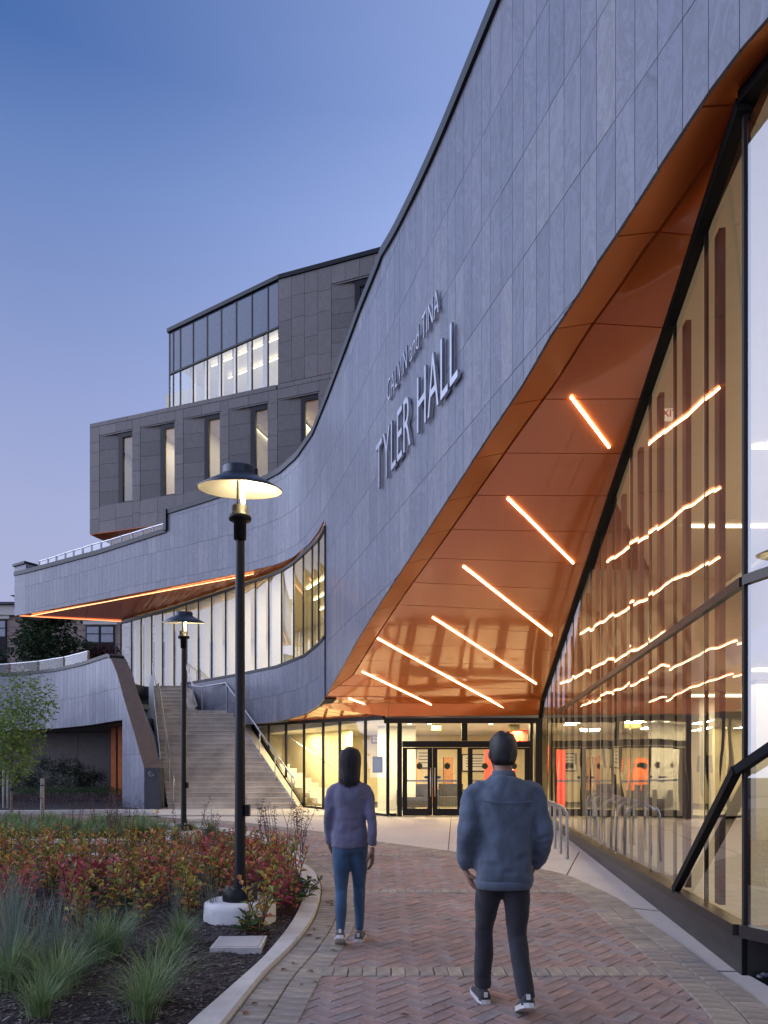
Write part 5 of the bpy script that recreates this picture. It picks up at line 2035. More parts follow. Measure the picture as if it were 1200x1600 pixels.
# ================================================================== street lamps
def make_lamp(label, x, Y):
    L = thing('street_lamp', label, 'street lamp', (x, Y, gz(Y) + .035), 0, 'street lamps by the path')
    lp = MB().lathe([(.0, .17), (.30, .17), (.325, .155), (.335, .12), (.34, -.1)], 40)
    o = lp.build('concrete_base', M['footing'], L)
    MB().lathe([(.0, .285), (.155, .285), (.165, .275), (.165, .20), (.165, .165)], 32).build('base_collar', M['black'], L)
    for k in range(4):
        a = k * math.pi / 2 + .5
        MB().tube([(.12 * math.cos(a), .12 * math.sin(a), .28), (.12 * math.cos(a), .12 * math.sin(a), .315)], .014, 6).build('anchor_bolt', M['steel'], L)
    MB().lathe([(.062, .28), (.052, .42), (.048, 1.5), (.043, 3.52), (.043, 3.60), (.0, 3.60)], 24).build('post', M['black'], L)
    MB().lathe([(.0, 3.59), (.058, 3.59), (.060, 3.76), (.085, 3.765), (.105, 3.775), (.107, 3.80), (.10, 3.815), (.078, 3.82), (.078, 3.90), (.0, 3.905)], 28).build('lamp_holder', M['black'], L)
    MB().tube([(-.022, 0, 3.90), (-.022, 0, 4.15)], .012, 8).build('support_rod', M['black'], L)
    MB().tube([(.03, 0, 3.90), (.026, 0, 4.0), (.026, 0, 4.13)], [.016, .02, .026], 10).build('light_tube', M['lamp'], L)
    sh = part('shade', L)
    sh.location = (0, 0, 4.06)
    sh.rotation_euler = (math.radians(10), math.radians(1.0), 0)
    MB().lathe([(.398, 0), (.40, .006), (.30, .062), (.19, .118), (.168, .136)], 48).build('shade_cone', M['lamp_blue'], sh)
    MB().lathe([(.393, .0), (.30, .048), (.18, .098), (.0, .104)], 48).build('shade_lining', M['shade_in'], sh)
    MB().lathe([(.168, .132), (.160, .14), (.158, .198), (.148, .21), (.0, .216)], 36).build('shade_cap', M['lamp_blue'], sh)
    for k in range(12):
        a = -.15 + k * .12
        MB().box((.163 * math.cos(a), .163 * math.sin(a), .168), (.012, .008, .05), (math.cos(a), math.sin(a), 0)).build('cooling_fin', M['black'], sh)
    MB().box((.075, -.01, 1.02), (.04, .07, .11)).build('socket_box', M['black'], L)
    pl_ = bpy.data.lights.new('lamp_glow', 'POINT'); pl_.energy = 26; pl_.color = (1, .78, .42); pl_.shadow_soft_size = .04
    o = bpy.data.objects.new('lamp_glow', pl_); C.objects.link(o); o.parent = L; o.location = (.06, .0, 4.085)
    return L


make_lamp('tall black street lamp with lit shade on a white concrete footing among red plants', (375 - 600) / FP * 6.48, 6.48)
make_lamp('farther black street lamp with lit shade standing in front of the outdoor stair', (287 - 600) / FP * 12.8, 12.8)

# ================================================================== bicycle racks
rk = None
for i in range(7):
    Y = 10.6 + .62 * i
    xr_ = 2.84 + .1 * (Y - 10.6)
    w_ = .50
    o = thing('bike_rack', ('nearest', 'second nearest', 'third nearest', 'fourth nearest', 'fifth nearest', 'second farthest', 'farthest')[i] + ' of the steel hoop bicycle racks standing along the tall glass wall', 'bike rack', (xr_ - w_ / 2, Y, gz(Y)), random.uniform(-.04, .04), 'hoop bicycle racks beside the glass')
    if rk is None:
        mb = MB()
        r = .2
        pts = [(w_ / 2, 0, -.02), (w_ / 2, 0, .84 - r)] + [(w_ / 2 - r + r * math.cos(a), 0, .84 - r + r * math.sin(a)) for a in [k * math.pi / 14 for k in range(1, 8)]]
        pts += [(-p[0], 0, p[2]) for p in pts[::-1]]
        mb.tube(pts, .024, 12)
        hm = mb.mesh('hoop', M['steel'])
        mb = MB(); mb.tube([(0, 0, -.0), (0, 0, .035)], .03, 12)
        cm_ = mb.mesh('joint_sleeve', M['steel'])
        rk = 1
    link('hoop', hm, o)
    link('joint_sleeve', cm_, o, (w_ / 2, 0, .42)); link('joint_sleeve', cm_, o, (-w_ / 2, 0, .42))
    link('joint_sleeve', cm_, o, (w_ / 2, 0, 0)); link('joint_sleeve', cm_, o, (-w_ / 2, 0, 0))

# ================================================================== small things by the path
g = G(374, 1481)
uc = thing('utility_cover', 'square pale concrete utility cover set in the bark mulch below the lamp footing', 'utility cover', (g.x, g.y, bed_z(g.x, g.y)), .05)
MB().prism([(-.2, -.2, -.05), (.2, -.2, -.05), (.2, .2, -.05), (-.2, .2, -.05)], (0, 0, .08)).build('rim', M['kerb'], uc)
MB().prism([(-.175, -.175, .03), (.175, -.175, .03), (.175, .175, .03), (-.175, .175, .03)], (0, 0, .006)).build('lid', M['concrete'], uc)
g = G(66, 1282)
po = thing('marker_post', 'short pale wooden marker post standing alone beside the road at left', 'post', (g.x, g.y, gz(g.y)), .1)
MB().lathe([(.045, -.02), (.045, 1.0), (.04, 1.06), (.0, 1.065)], 14).build('shaft', simple('pale_wood', (.42, .38, .33), .8, scale=14), po)
MB().lathe([(.047, .86), (.047, .9)], 14).build('band', M['grey_metal'], po)
for k, (px, lab) in enumerate(((5, 'thin wooden tree stake behind the young tree, farther to the left'), (11.5, 'thin wooden tree stake behind the young tree, close to its trunk'))):
    g = G(px, 1262)
    st = MB().lathe([(.03, -.02), (.03, 1.2), (.0, 1.21)], 8).build('tree_stake', bpy.data.materials['pale_wood'])
    st.location = (g.x, g.y, gz(g.y)); tag(st, lab, 'stake', 'stakes beside the young tree')
# furniture and boards inside the lobby
def inbox(name, x0, x1, y0, y1, Y, d, mat, label, cat, group=None):
    a, b = P(x0, y1, Y), P(x1, y0, Y)
    mb = MB(); mb.prism([(a.x, Y, max(a.z, gE)), (b.x, Y, max(a.z, gE)), (b.x, Y, b.z), (a.x, Y, b.z)], (0, d, 0))
    return tag(mb.build(name, M[mat]), label, cat, group)


inbox('orange_board', 637, 652, 1186, 1262, 24.5, .1, 'orange_in', 'tall orange board standing inside the left entrance door', 'board')
inbox('wooden_cabinet', 694, 708, 1183, 1262, 25.0, .5, 'wood_in', 'tall brown wooden cabinet inside the lobby behind the door', 'cabinet')
inbox('orange_counter', 656, 694, 1230, 1262, 25.6, .5, 'orange_in', 'low orange counter at the back of the lobby', 'counter')
bn = thing('red_banner', 'bright red banner stand with pale lettering strips inside the right entrance door', 'banner', P(800, 1262, 23.5))
bn.location.z = gE
for x0, x1, y0, y1 in ((757, 772, 1172, 1262), (786, 806, 1166, 1262), (795, 824, 1138, 1160)):
    a, b = P(x0, y1, 23.5), P(x1, y0, 23.5)
    lo = max(a.z, gE)
    mb = MB(); mb.prism([(a.x, 23.5, lo), (b.x, 23.5, lo), (b.x, 23.5, b.z), (a.x, 23.5, b.z)], (0, .06, 0)); o = mb.build('panel', M['red_in'], bn); o.location = -bn.location
for k in range(4):
    a = P(789, 1178 + k * 8, 23.45)
    mb = MB(); mb.box((a.x + .18, a.y, a.z), (.26, .02, .06)); o = mb.build('text_strip', M['white_in'], bn); o.location = -bn.location


def sofa(x, Y, lab):
    s_ = thing('lounge_chair', lab, 'armchair', (x, Y, gE), random.uniform(-.3, .3), 'dark lounge chairs in the lobby')
    m_ = bpy.data.materials.get('dark_upholstery') or simple('dark_upholstery', (.06, .055, .06), .8)
    MB().box((0, 0, .27), (.8, .7, .3)).build('seat', m_, s_)
    MB().box((0, .3, .62), (.8, .14, .42)).build('backrest', m_, s_)
    for sx in (-1, 1):
        MB().box((sx * .44, 0, .4), (.1, .72, .5)).build('armrest', m_, s_)
        MB().tube([(sx * .36, -.28, 0), (sx * .36, -.28, .13)], .02, 6).build('leg', M['steel'], s_)
        MB().tube([(sx * .36, .28, 0), (sx * .36, .28, .13)], .02, 6).build('leg', M['steel'], s_)


sofa(ex(648) * 1.15, 21.6, 'dark lounge chair inside the lobby behind the leftmost door leaf')
sofa(ex(704) * 1.2, 22.2, 'dark lounge chair inside the lobby behind the second door leaf')
for k, px in enumerate((681, 803)):
    a = P(px, 1136, 21.0)
    pd = thing('pendant_lamp', ('square olive pendant lamp hanging above the left entrance doors', 'square olive pendant lamp hanging above the right entrance doors')[k], 'pendant lamp', (a.x, a.y, a.z), 0, 'pendant lamps inside the lobby')
    MB().box((0, 0, -.0), (.30, .30, .24)).build('shade', bpy.data.materials.get('olive_shade') or simple('olive_shade', (.16, .14, .05), .6), pd)
    MB().tube([(0, 0, .12), (0, 0, CB - a.z)], .01, 6).build('cord', M['black'], pd)
for k, px in enumerate((671, 767, 640)):
    a = P(px, 1132, 20.6)
    sp = thing('spot_lamp', ('small bright ceiling spot inside above the left doors', 'small bright ceiling spot inside above the right doors', 'small bright ceiling spot inside at the left corner of the doors')[k], 'spot lamp', (a.x, a.y, a.z), 0, 'ceiling spots in the lobby')
    MB().lathe([(.0, 0), (.06, 0), (.06, .03)], 14).build('lens', M['white_light'], sp)
    MB().lathe([(.065, .02), (.065, CB - a.z)], 10).build('housing', M['black'], sp)

for k, (px, py, w_, h_, lab, mt) in enumerate(((662, 1185, .55, .7, 'white framed notice on the lobby back wall between the orange board and cabinet', 'white_in'), (741, 1192, .9, .6, 'wide white notice board on the back wall behind the right doors', 'white_in'), (592, 1150, .5, .5, 'small pale picture on the back wall near the lobby glass', 'kerb'))):
    a = P(px, py, 26.55)
    nb = thing('notice_board', lab, 'notice board', (a.x, a.y, a.z))
    MB().box((0, 0, 0), (w_ + .08, .03, h_ + .08)).build('frame', M['black'], nb)
    MB().box((0, -.022, 0), (w_, .02, h_)).build('sheet', M[mt], nb)
    for q in range(4):
        MB().box((0, -.036, h_ * (.3 - q * .18)), (w_ * .7, .006, .03)).build('text_strip', M['grey_metal'], nb)
# ================================================================== plants
def leafmat(name, stops, rough=.55, trans=.25):
    m, t, b = newmat(name)
    col = rampn(t, rnd(t), stops)
    t.links.new(col, b.inputs['Base Color'])
    b.inputs['Roughness'].default_value = rough
    tr = N(t, 'ShaderNodeBsdfTranslucent'); t.links.new(col, tr.inputs[0])
    mx = N(t, 'ShaderNodeMixShader'); mx.inputs[0].default_value = trans
    out = next(n for n in t.nodes if n.type == 'OUTPUT_MATERIAL')
    t.links.new(b.outputs[0], mx.inputs[1]); t.links.new(tr.outputs[0], mx.inputs[2]); t.links.new(mx.outputs[0], out.inputs[0])
    return m


M['leaf_red'] = leafmat('red_autumn_leaf', [(0, (0.284, 0.028, 0.057)), (.25, (0.511, 0.071, 0.099)), (.45, (0.596, 0.185, 0.128)), (.62, (0.369, 0.043, 0.099)), (.8, (0.483, 0.312, 0.099)), (1, (0.142, 0.185, 0.057))])
M['leaf_mix'] = leafmat('yellow_green_autumn_leaf', [(0, (0.114, 0.170, 0.043)), (.3, (0.312, 0.341, 0.057)), (.5, (0.596, 0.426, 0.071)), (.7, (0.620, 0.227, 0.085)), (.85, (0.142, 0.213, 0.057)), (1, (0.540, 0.085, 0.057))])
M['leaf_orange'] = leafmat('orange_autumn_leaf', [(0, (0.620, 0.213, 0.085)), (.3, (0.568, 0.341, 0.085)), (.55, (0.620, 0.128, 0.085)), (.8, (0.227, 0.227, 0.057)), (1, (0.426, 0.071, 0.043))])
M['leaf_green'] = leafmat('green_leaf', [(0, (.035, .07, .02)), (.5, (.06, .115, .03)), (1, (.10, .15, .035))])
M['leaf_tree'] = leafmat('young_tree_leaf', [(0, (0.114, 0.205, 0.045)), (.5, (0.205, 0.318, 0.069)), (.85, (0.363, 0.432, 0.091)), (1, (0.136, 0.227, 0.069))])
M['leaf_dark'] = leafmat('dark_tree_leaf', [(0, (.015, .035, .015)), (.5, (.03, .06, .02)), (1, (.05, .085, .03))])
M['leaf_brown'] = leafmat('dark_seed_head', [(0, (.05, .025, .025)), (.5, (.10, .04, .035)), (1, (.16, .06, .05))])
M['leaf_purple'] = leafmat('purple_heather', [(0, (.06, .03, .04)), (.5, (.10, .05, .06)), (1, (.13, .08, .07))])
M['stem'] = simple('reddish_stem', (.12, .05, .04), .7)
M['bark'] = simple('grey_bark', (.20, .17, .14), .9, scale=12, bumps=.4)
M['grass'] = leafmat('grass_blade', [(0, (0.114, 0.199, 0.071)), (.5, (0.185, 0.284, 0.106)), (.85, (0.270, 0.355, 0.156)), (1, (0.454, 0.412, 0.241))], .5, .3)
M['grass_blue'] = leafmat('blue_grass_blade', [(0, (0.106, 0.163, 0.135)), (.5, (0.156, 0.220, 0.170)), (.8, (0.213, 0.256, 0.199)), (1, (0.341, 0.270, 0.199))], .5, .3)
R = random.Random(11)


def leaf(mb, p, d, L, w, up=None, m=0, fold=.25):
    """one pointed leaf: a folded diamond of four triangles"""
    d = Vector(d).normalized()
    side = d.cross(Vector((0, 0, 1)))
    if side.length < .1: side = Vector((1, 0, 0))
    side.normalize()
    nn = side.cross(d)
    ang = R.uniform(-.8, .8)
    side = side * math.cos(ang) + nn * math.sin(ang)
    nn = side.cross(d)
    p = Vector(p)
    droop = Vector((0, 0, -L * .18))
    a, tip = p, p + d * L + droop
    mid = p + d * L * .5
    l_, r_ = mid + side * w * .5 + nn * w * fold, mid - side * w * .5 + nn * w * fold
    mb.add([a, l_, tip, r_, mid], [[0, 4, 1], [4, 2, 1], [0, 3, 4], [3, 2, 4]], False, m)


def leafy_plant(h, stems, lvs, L, spread, mats):
    mb = MB()
    for s_ in range(stems):
        a = R.uniform(0, 6.28); lean = R.uniform(.05, spread)
        hh = h * R.uniform(.65, 1.05)
        p0 = Vector((R.gauss(0, .05), R.gauss(0, .05), -.02))
        pts = [p0 + Vector((math.cos(a) * lean * hh * t ** 1.5, math.sin(a) * lean * hh * t ** 1.5, hh * t)) for t in (0, .33, .66, 1)]
        mb.tube(pts, [.006, .005, .004, .002], 4, cap=False, m=1)
        for k in range(lvs):
            t = lerp(.18, 1.0, (k + R.random() * .7) / lvs)
            i = min(2, int(t * 3)); q = pts[i].lerp(pts[i + 1], t * 3 - i)
            b = k * 2.4 + R.uniform(-.5, .5)
            el = lerp(.15, .9, t) + R.uniform(-.3, .3)
            leaf(mb, q, (math.cos(b) * math.cos(el), math.sin(b) * math.cos(el), math.sin(el)), L * R.uniform(.7, 1.25) * (1.1 - .3 * t), L * R.uniform(.32, .46))
    return mb


ORD = ['leftmost', 'second from the left', 'third from the left', 'fourth from the left', 'fifth from the left', 'sixth from the left', 'seventh from the left', 'eighth from the left', 'ninth from the left', 'tenth from the left', 'eleventh from the left', 'twelfth from the left', 'third from the right', 'second from the right', 'rightmost']


def plant_kind(name, label, cat, group, variants, spots):
    """variants: list of [(part name, mesh)]; spots: (x, y, variant, rotation, scale)"""
    n = 0
    for x, y, v, a, s_ in spots:
        o = thing(name, ((ORD[n] if n < 9 else ORD[n + 4]) + ' of the ' + label) if name == 'grass_clump' else label, cat, (x, y, bed_z(x, y) if y < 16 else gz(y)), a, group)
        o.scale = (s_, s_, s_)
        for pn, me in variants[v]: link(pn, me, o)
        n += 1


bedin = [(p.x, p.y) for p in ei] + [(p.x, p.y) for p in bl_] + [(-24, 3), (-3.5, 2.4)]
taken = []


def free(x, y, d):
    if math.hypot(x + 1.366, y - 6.48) < .42 or math.hypot(x - uc.location.x, y - uc.location.y) < .4: return False
    if any((x - a) ** 2 + (y - b) ** 2 < d * d for a, b in taken): return False
    taken.append((x, y)); return True


def in_bed(x, y):
    return inside((x, y), bedin) and inside((x + .14, y), bedin) and inside((x + .1, y - .12), bedin)


def scatter(n, y0, y1, px0, px1, d, tries=6000):
    out = []
    for k in range(tries):
        if len(out) >= n: break
        y = math.sqrt(R.uniform(y0 * y0, y1 * y1))
        x = (R.uniform(px0, px1) - 600) / FP * y
        if in_bed(x, y) and free(x, y, d): out.append((x, y))
    return out


def variants(make, n, mats, names):
    out = []
    for k in range(n):
        mb = make()
        out.append([(names, mb.mesh(names, mats))])
    return out


tint = [('red leaved bedding plant with crimson and orange leaves in the flower bed', 'leaf_red', 'crimson leaved bedding plants'),
        ('bedding plant with orange and amber autumn leaves in the flower bed', 'leaf_orange', 'orange leaved bedding plants'),
        ('bedding plant with mixed yellow and green leaves in the flower bed', 'leaf_mix', 'yellow green bedding plants')]
vs = {k: variants(lambda: leafy_plant(.50, R.randint(7, 10), 12, .096, .55, None), 4, [M[k], M['stem']], 'leafy_stems') for _, k, _ in tint}
pos = scatter(112, 6.2, 11.4, -60, 470, .31)
rim = [(-.83, 7.5), (-.98, 8.3), (-1.05, 9.2), (-.75, 8.6), (-1.2, 7.6), (-1.0, 10.0), (-1.35, 10.4), (-1.25, 9.6), (-1.55, 6.95), (-1.18, 7.0), (-1.1, 5.98), (-1.5, 6.1)]
for q in rim:
    if in_bed(*q) and free(q[0], q[1], .16): pos.append(q)
for label, k, grp in tint: pass
byk = {0: [], 1: [], 2: []}
for x, y in pos:
    v_ = noise.noise(Vector((x * .8, y * .8, 5))) + R.uniform(-.35, .35)
    kk = 0 if v_ > .14 else (1 if v_ > .02 else 2)
    if y > 9.5 and kk == 0 and R.random() < .4: kk = 1
    byk[kk].append((x, y, R.randint(0, 3), R.uniform(0, 6.28), R.uniform(.8, 1.25) * (.86 if y > 9 else 1.05)))
for kk, (label, k, grp) in enumerate(tint):
    plant_kind('bedding_plant', label, 'plant', grp, vs[k], byk[kk])


# tall dark seed stems
def seed_stem(h):
    mb = MB()
    for s_ in range(R.randint(2, 4)):
        a = R.uniform(0, 6.28); ln = R.uniform(.02, .22); hh = h * R.uniform(.75, 1.05)
        pts = [Vector((R.gauss(0, .03) + math.cos(a) * ln * t * t * hh, R.gauss(0, .01) + math.sin(a) * ln * t * t * hh, hh * t)) for t in (0, .3, .6, .85, 1)]
        mb.tube(pts, [.005, .0045, .004, .003, .002], 4, cap=False, m=1)
        for k in range(26):
            t = R.uniform(.35, 1)
            i = min(3, int(t * 4)); q = pts[i].lerp(pts[i + 1], .5) + Vector((R.gauss(0, .012), R.gauss(0, .012), R.gauss(0, .05)))
            b = R.uniform(0, 6.28)
            leaf(mb, q, (math.cos(b), math.sin(b), R.uniform(-.2, .7)), R.uniform(.02, .05), .02)
    return mb


vs2 = variants(lambda: seed_stem(.85), 4, [M['leaf_brown'], M['stem']], 'seed_stems')
sp = [(x, y, R.randint(0, 3), R.uniform(0, 6.28), R.uniform(.75, 1.1)) for x, y in scatter(26, 9.0, 14.2, 0, 470, .22)]
sp += [(x, y, R.randint(0, 3), R.uniform(0, 6.28), R.uniform(.95, 1.2)) for x, y in ((-1.25, 9.9), (-1.5, 10.5), (-1.62, 9.9), (-1.4, 11.2), (-1.75, 11.0), (-2.1, 11.6), (-1.1, 9.2), (-1.55, 9.3), (-1.3, 10.9))]
plant_kind('seed_stem_plant', 'tall thin plant with dark dried seed heads at the back of the flower bed', 'plant', 'dried seed stems', vs2, sp)


# grasses
def tuft(h, n, spread, w=.006):
    mb = MB()
    for k in range(n):
        a = R.uniform(0, 6.28); r0 = abs(R.gauss(0, .045)); hh = h * R.uniform(.55, 1.1); ln = R.uniform(.1, spread)
        b = Vector((r0 * math.cos(a), r0 * math.sin(a), -.02))
        a2 = a + R.gauss(0, .5)
        d = Vector((math.cos(a2), math.sin(a2), 0))
        sd = Vector((-d.y, d.x, 0))
        ww = w * R.uniform(.7, 1.3)
        pts = []
        for t in (0, .35, .7, 1):
            pts.append(b + d * (ln * hh * t ** 2) + Vector((0, 0, hh * (t - .28 * ln * t ** 3))))
        vs_ = []
        for p, q in zip(pts, (1, .9, .6, .08)): vs_ += [p + sd * ww * q / 2, p - sd * ww * q / 2]
        mb.add(vs_, [[0, 1, 3, 2], [2, 3, 5, 4], [4, 5, 7, 6]])
    return mb


gv = variants(lambda: tuft(.46, 260, 1.15, .006), 4, [M['grass']], 'blades')
gspots = [(266, 1514), (284, 1480), (240, 1570), (226, 1594), (176, 1494), (150, 1504), (108, 1542), (84, 1562), (30, 1532), (10, 1550), (62, 1594)]
ss_ = []
for px, py in gspots:
    g = G(px, py)
    taken.append((g.x, g.y))
    ss_.append((g.x, g.y, R.randint(0, 3), R.uniform(0, 6.28), R.uniform(.66, .98)))
ss_.sort(key=lambda q: q[0] / q[1])
plant_kind('grass_clump', 'arching green grass clumps at the bed front', 'grass clump', 'green grass clumps at the front', gv, ss_)
bv = variants(lambda: tuft(.70, 46, .30, .005), 4, [M['grass_blue']], 'blades')
ss_ = []
for k in range(17):
    y = R.uniform(4.6, 6.4); x = (R.uniform(-60, 140) - 600) / FP * y
    ss_.append((x, y, R.randint(0, 3), R.uniform(0, 6.28), R.uniform(.7, 1.1)))
for px, py in ((205, 1480), (275, 1455), (330, 1445)):
    g = G(px, py); ss_.append((g.x, g.y, 1, R.uniform(0, 6), .75))
plant_kind('blue_grass', 'upright thin blue green grass at the lower left of the flower bed', 'grass clump', 'upright blue green grasses', bv, ss_)
lv = variants(lambda: tuft(.36, 150, 1.1, .010), 3, [M['grass']], 'blades')
ss_ = []
for k in range(90):
    y = R.uniform(12.6, 15.6); x = (R.uniform(-90, 250 if y > 13.4 else 200) - 600) / FP * y
    if in_bed(x, y): ss_.append((x, y, R.randint(0, 2), R.uniform(0, 6.28), R.uniform(.8, 1.3)))
for px, py in ((300, 1312), (255, 1306), (225, 1310), (330, 1310), (275, 1318)):
    g = G(px, py); ss_.append((g.x, g.y, 0, R.uniform(0, 6), 1.2))
plant_kind('lawn_grass_tuft', 'soft green grass tuft along the far edge of the flower bed by the road', 'grass clump', 'grass tufts at the far edge', lv, ss_)
# low green weeds near the footing
wv = variants(lambda: leafy_plant(.2, 7, 7, .13, 1.3, None), 2, [M['leaf_green'], M['stem']], 'leafy_stems')
plant_kind('green_weed', 'low green leafy weed growing in the mulch near the lamp and kerb', 'plant', 'green weeds near the kerb', wv, [(-1.18, 5.98, 0, 1, .9), (-.95, 7.25, 1, 2, 1.0), (-1.0, 7.0, 0, 4, .9), (-.86, 7.9, 1, 0, .8), (-2.6, 7.0, 0, 2, 1), (-3.3, 7.6, 1, 2, 1.1)])


# ------------------------------------------------------------------ trees and shrubs
def crown(n, rx, ry, rz, L, lumps=9, hollow=.35, cz=0):
    mb = MB()
    cs = [Vector((R.gauss(0, .42) * rx, R.gauss(0, .42) * ry, R.uniform(-.75, .8) * rz)) for _ in range(lumps)]
    for k in range(n):
        c = R.choice(cs)
        d = Vector((R.gauss(0, 1), R.gauss(0, 1), R.gauss(0, 1))).normalized()
        r = R.uniform(hollow, 1.0) ** .6
        p = c + Vector((d.x * rx, d.y * ry, d.z * rz)) * r * .48
        b = R.uniform(0, 6.28)
        leaf(mb, p + Vector((0, 0, cz)), (math.cos(b), math.sin(b), R.uniform(-.7, .6)), L * R.uniform(.7, 1.3), L * R.uniform(.5, .8))
    return mb, [c + Vector((0, 0, cz)) for c in cs]


def tree(name, label, cat, loc, h_trunk, n, rx, ry, rz, L, mat, r0, cz, lumps=10, group=None):
    o = thing(name, label, cat, loc, R.uniform(0, 6), group)
    mb, cs = crown(n, rx, ry, rz, L, lumps, cz=cz)
    mb.build('crown', M[mat], o)
    tr = MB()
    top = Vector((R.gauss(0, .05), R.gauss(0, .05), cz + rz * .3))
    tr.tube([(0, 0, -.1), (R.gauss(0, .02), R.gauss(0, .02), h_trunk * .6), (0, 0, h_trunk), top], [r0, r0 * .8, r0 * .7, r0 * .25], 8)
    for c in cs:
        st = Vector((0, 0, lerp(h_trunk, top.z, R.uniform(0, .7))))
        tr.tube([st, st.lerp(c, .5) + Vector((0, 0, .06)), c], [r0 * .35, r0 * .22, r0 * .1], 5)
    tr.build('trunk', M['bark'], o)
    return o


g = G(18, 1285)
yt = tree('young_tree', 'slender young tree with light green leaves at the left edge beside the road', 'tree', (g.x, g.y, gz(g.y)), 1.3, 3000, .92, .9, 1.25, .10, 'leaf_tree', .032, 2.3, 16)
MB().lathe([(.05, .78), (.05, .83)], 10).build('tie_band', M['black'], yt)
tree('bushy_tree', 'dark green dense tree in front of the pale brick building at left', 'tree', (-22.2, 45, gz(45)), 6.0, 5200, 3.0, 2.4, 3.0, .32, 'leaf_dark', .18, 9.9, 16)
tree('bushy_tree', 'low dark tree at far left edge below the brick windows', 'tree', (-26.4, 44, gz(44)), 4.5, 2200, 1.9, 1.6, 1.8, .3, 'leaf_dark', .14, 7.4, 12)
tree('russet_shrub', 'dark russet shrub under the brick building window', 'shrub', (-19.3, 46, gz(46)), 5.0, 1500, 1.8, 1.2, 1.1, .25, 'leaf_brown', .1, 8.0, 9)
tree('roof_tree', 'dark tree beyond the terrace railing between building and canopy', 'tree', (-30.5, 46, gz(46)), 5.0, 2600, 2.6, 2.0, 2.4, .32, 'leaf_dark', .16, 8.6, 12)
sv_ = None
for k, (px, h, dx) in enumerate(((5, 1.2, 0), (28, 1.35, 0), (52, 1.15, .2), (72, 1.55, 0), (93, 1.4, .1), (112, 1.65, 0), (133, 1.45, .2), (150, 1.0, 0))):
    Y = 27.2 + dx
    o = thing('wall_shrub', ('leftmost', 'second from the left', 'third from the left', 'fourth from the left', 'fourth from the right', 'third from the right', 'second from the right', 'rightmost')[k] + ' of the dark shrubs against the recessed stone wall', 'shrub', ((px - 600) / FP * Y, Y, gz(Y)), R.uniform(0, 6), 'shrubs along the recessed wall')
    o.scale = (1, 1, h / 1.4)
    if sv_ is None:
        sv_ = []
        for q in range(3):
            mb, cs = crown(750, .62, .5, .75, .085, 10, .2, cz=.72)
            tr = MB()
            for c in cs: tr.tube([(R.gauss(0, .05), R.gauss(0, .05), 0), c], [.012, .005], 4)
            sv_.append((mb.mesh('foliage', M['leaf_dark']), tr.mesh('stems', M['bark'])))
    a, b = R.choice(sv_)
    link('foliage', a, o); link('stems', b, o)


def mass(name, label, cat, x0, x1, y0, y1, h, n, L, mat, bumpy=.3):
    mb = MB()
    for k in range(n):
        x, y = R.uniform(x0, x1), R.uniform(y0, y1)
        hh = h * (.75 + bumpy * noise.noise(Vector((x * 2.2, y * 2.2, 2))) + .15 * R.random())
        z = gz(y) + hh * (R.random() ** .45)
        b = R.uniform(0, 6.28)
        leaf(mb, (x, y, z), (math.cos(b), math.sin(b), R.uniform(.1, 1.2)), L * R.uniform(.7, 1.3), L * .5)
    o = thing(name, label, cat, ((x0 + x1) / 2, (y0 + y1) / 2, gz(y0)))
    q = mb.build('foliage', M[mat], o)
    q.location = -o.location
    st = MB()
    for k in range(60):
        x, y = R.uniform(x0, x1), R.uniform(y0, y1)
        st.tube([(x, y, gz(y) - .02), (x + R.gauss(0, .06), y, gz(y) + h * .7)], [.012, .005], 4)
    q = st.build('stems', M['bark'], o, kind='stuff'); q.location = -o.location


mass('hedge', 'low clipped green hedge in front of the wall shrubs', 'hedge', -19, -9.7, 24.6, 25.9, .55, 7000, .07, 'leaf_green')
mass('heather_strip', 'low purple brown heather strip along the road before the hedge', 'heather', -19, -8.6, 21.6, 24.3, .38, 8500, .06, 'leaf_purple')
mb = MB()
mb.prism([(-30, 21.2, gz(21.2) - .06), (-7.6, 21.0, gz(21) - .06), (-8.2, 23, gz(23) - .06), (-10.2, 29, gz(29) - .06), (-30, 29.4, gz(29.4) - .06)], (0, 0, .05))
mb.build('planting_bed', mulch, kind='structure')
# ================================================================== people
def cloth(name, col, var=.18, scale=5, fine=180):
    m, t, b = newmat(name)
    n = noise_n(t, scale, 5); n2 = noise_n(t, fine, 2)
    c = rampn(t, n, [(.3, tuple(k * (1 - var) for k in col)), (.7, tuple(k * (1 + var) for k in col))])
    t.links.new(c, b.inputs['Base Color']); b.inputs['Roughness'].default_value = .9
    b.inputs['Sheen Weight'].default_value = .15
    ad = N(t, 'ShaderNodeMath', operation='MULTIPLY_ADD'); ad.inputs[1].default_value = .12
    t.links.new(n2, ad.inputs[0]); t.links.new(noise_n(t, 9, 3), ad.inputs[2])
    bump(t, b, ad.outputs[0], .5, .02)
    return m


M['skin'] = simple('skin', (.34, .19, .13), .55, var=.08)
M['skin_dark'] = simple('dark_skin', (.16, .085, .055), .5, var=.08)
M['hair'] = simple('black_hair', (.012, .010, .011), .45, var=.3, scale=30, bumps=.4)


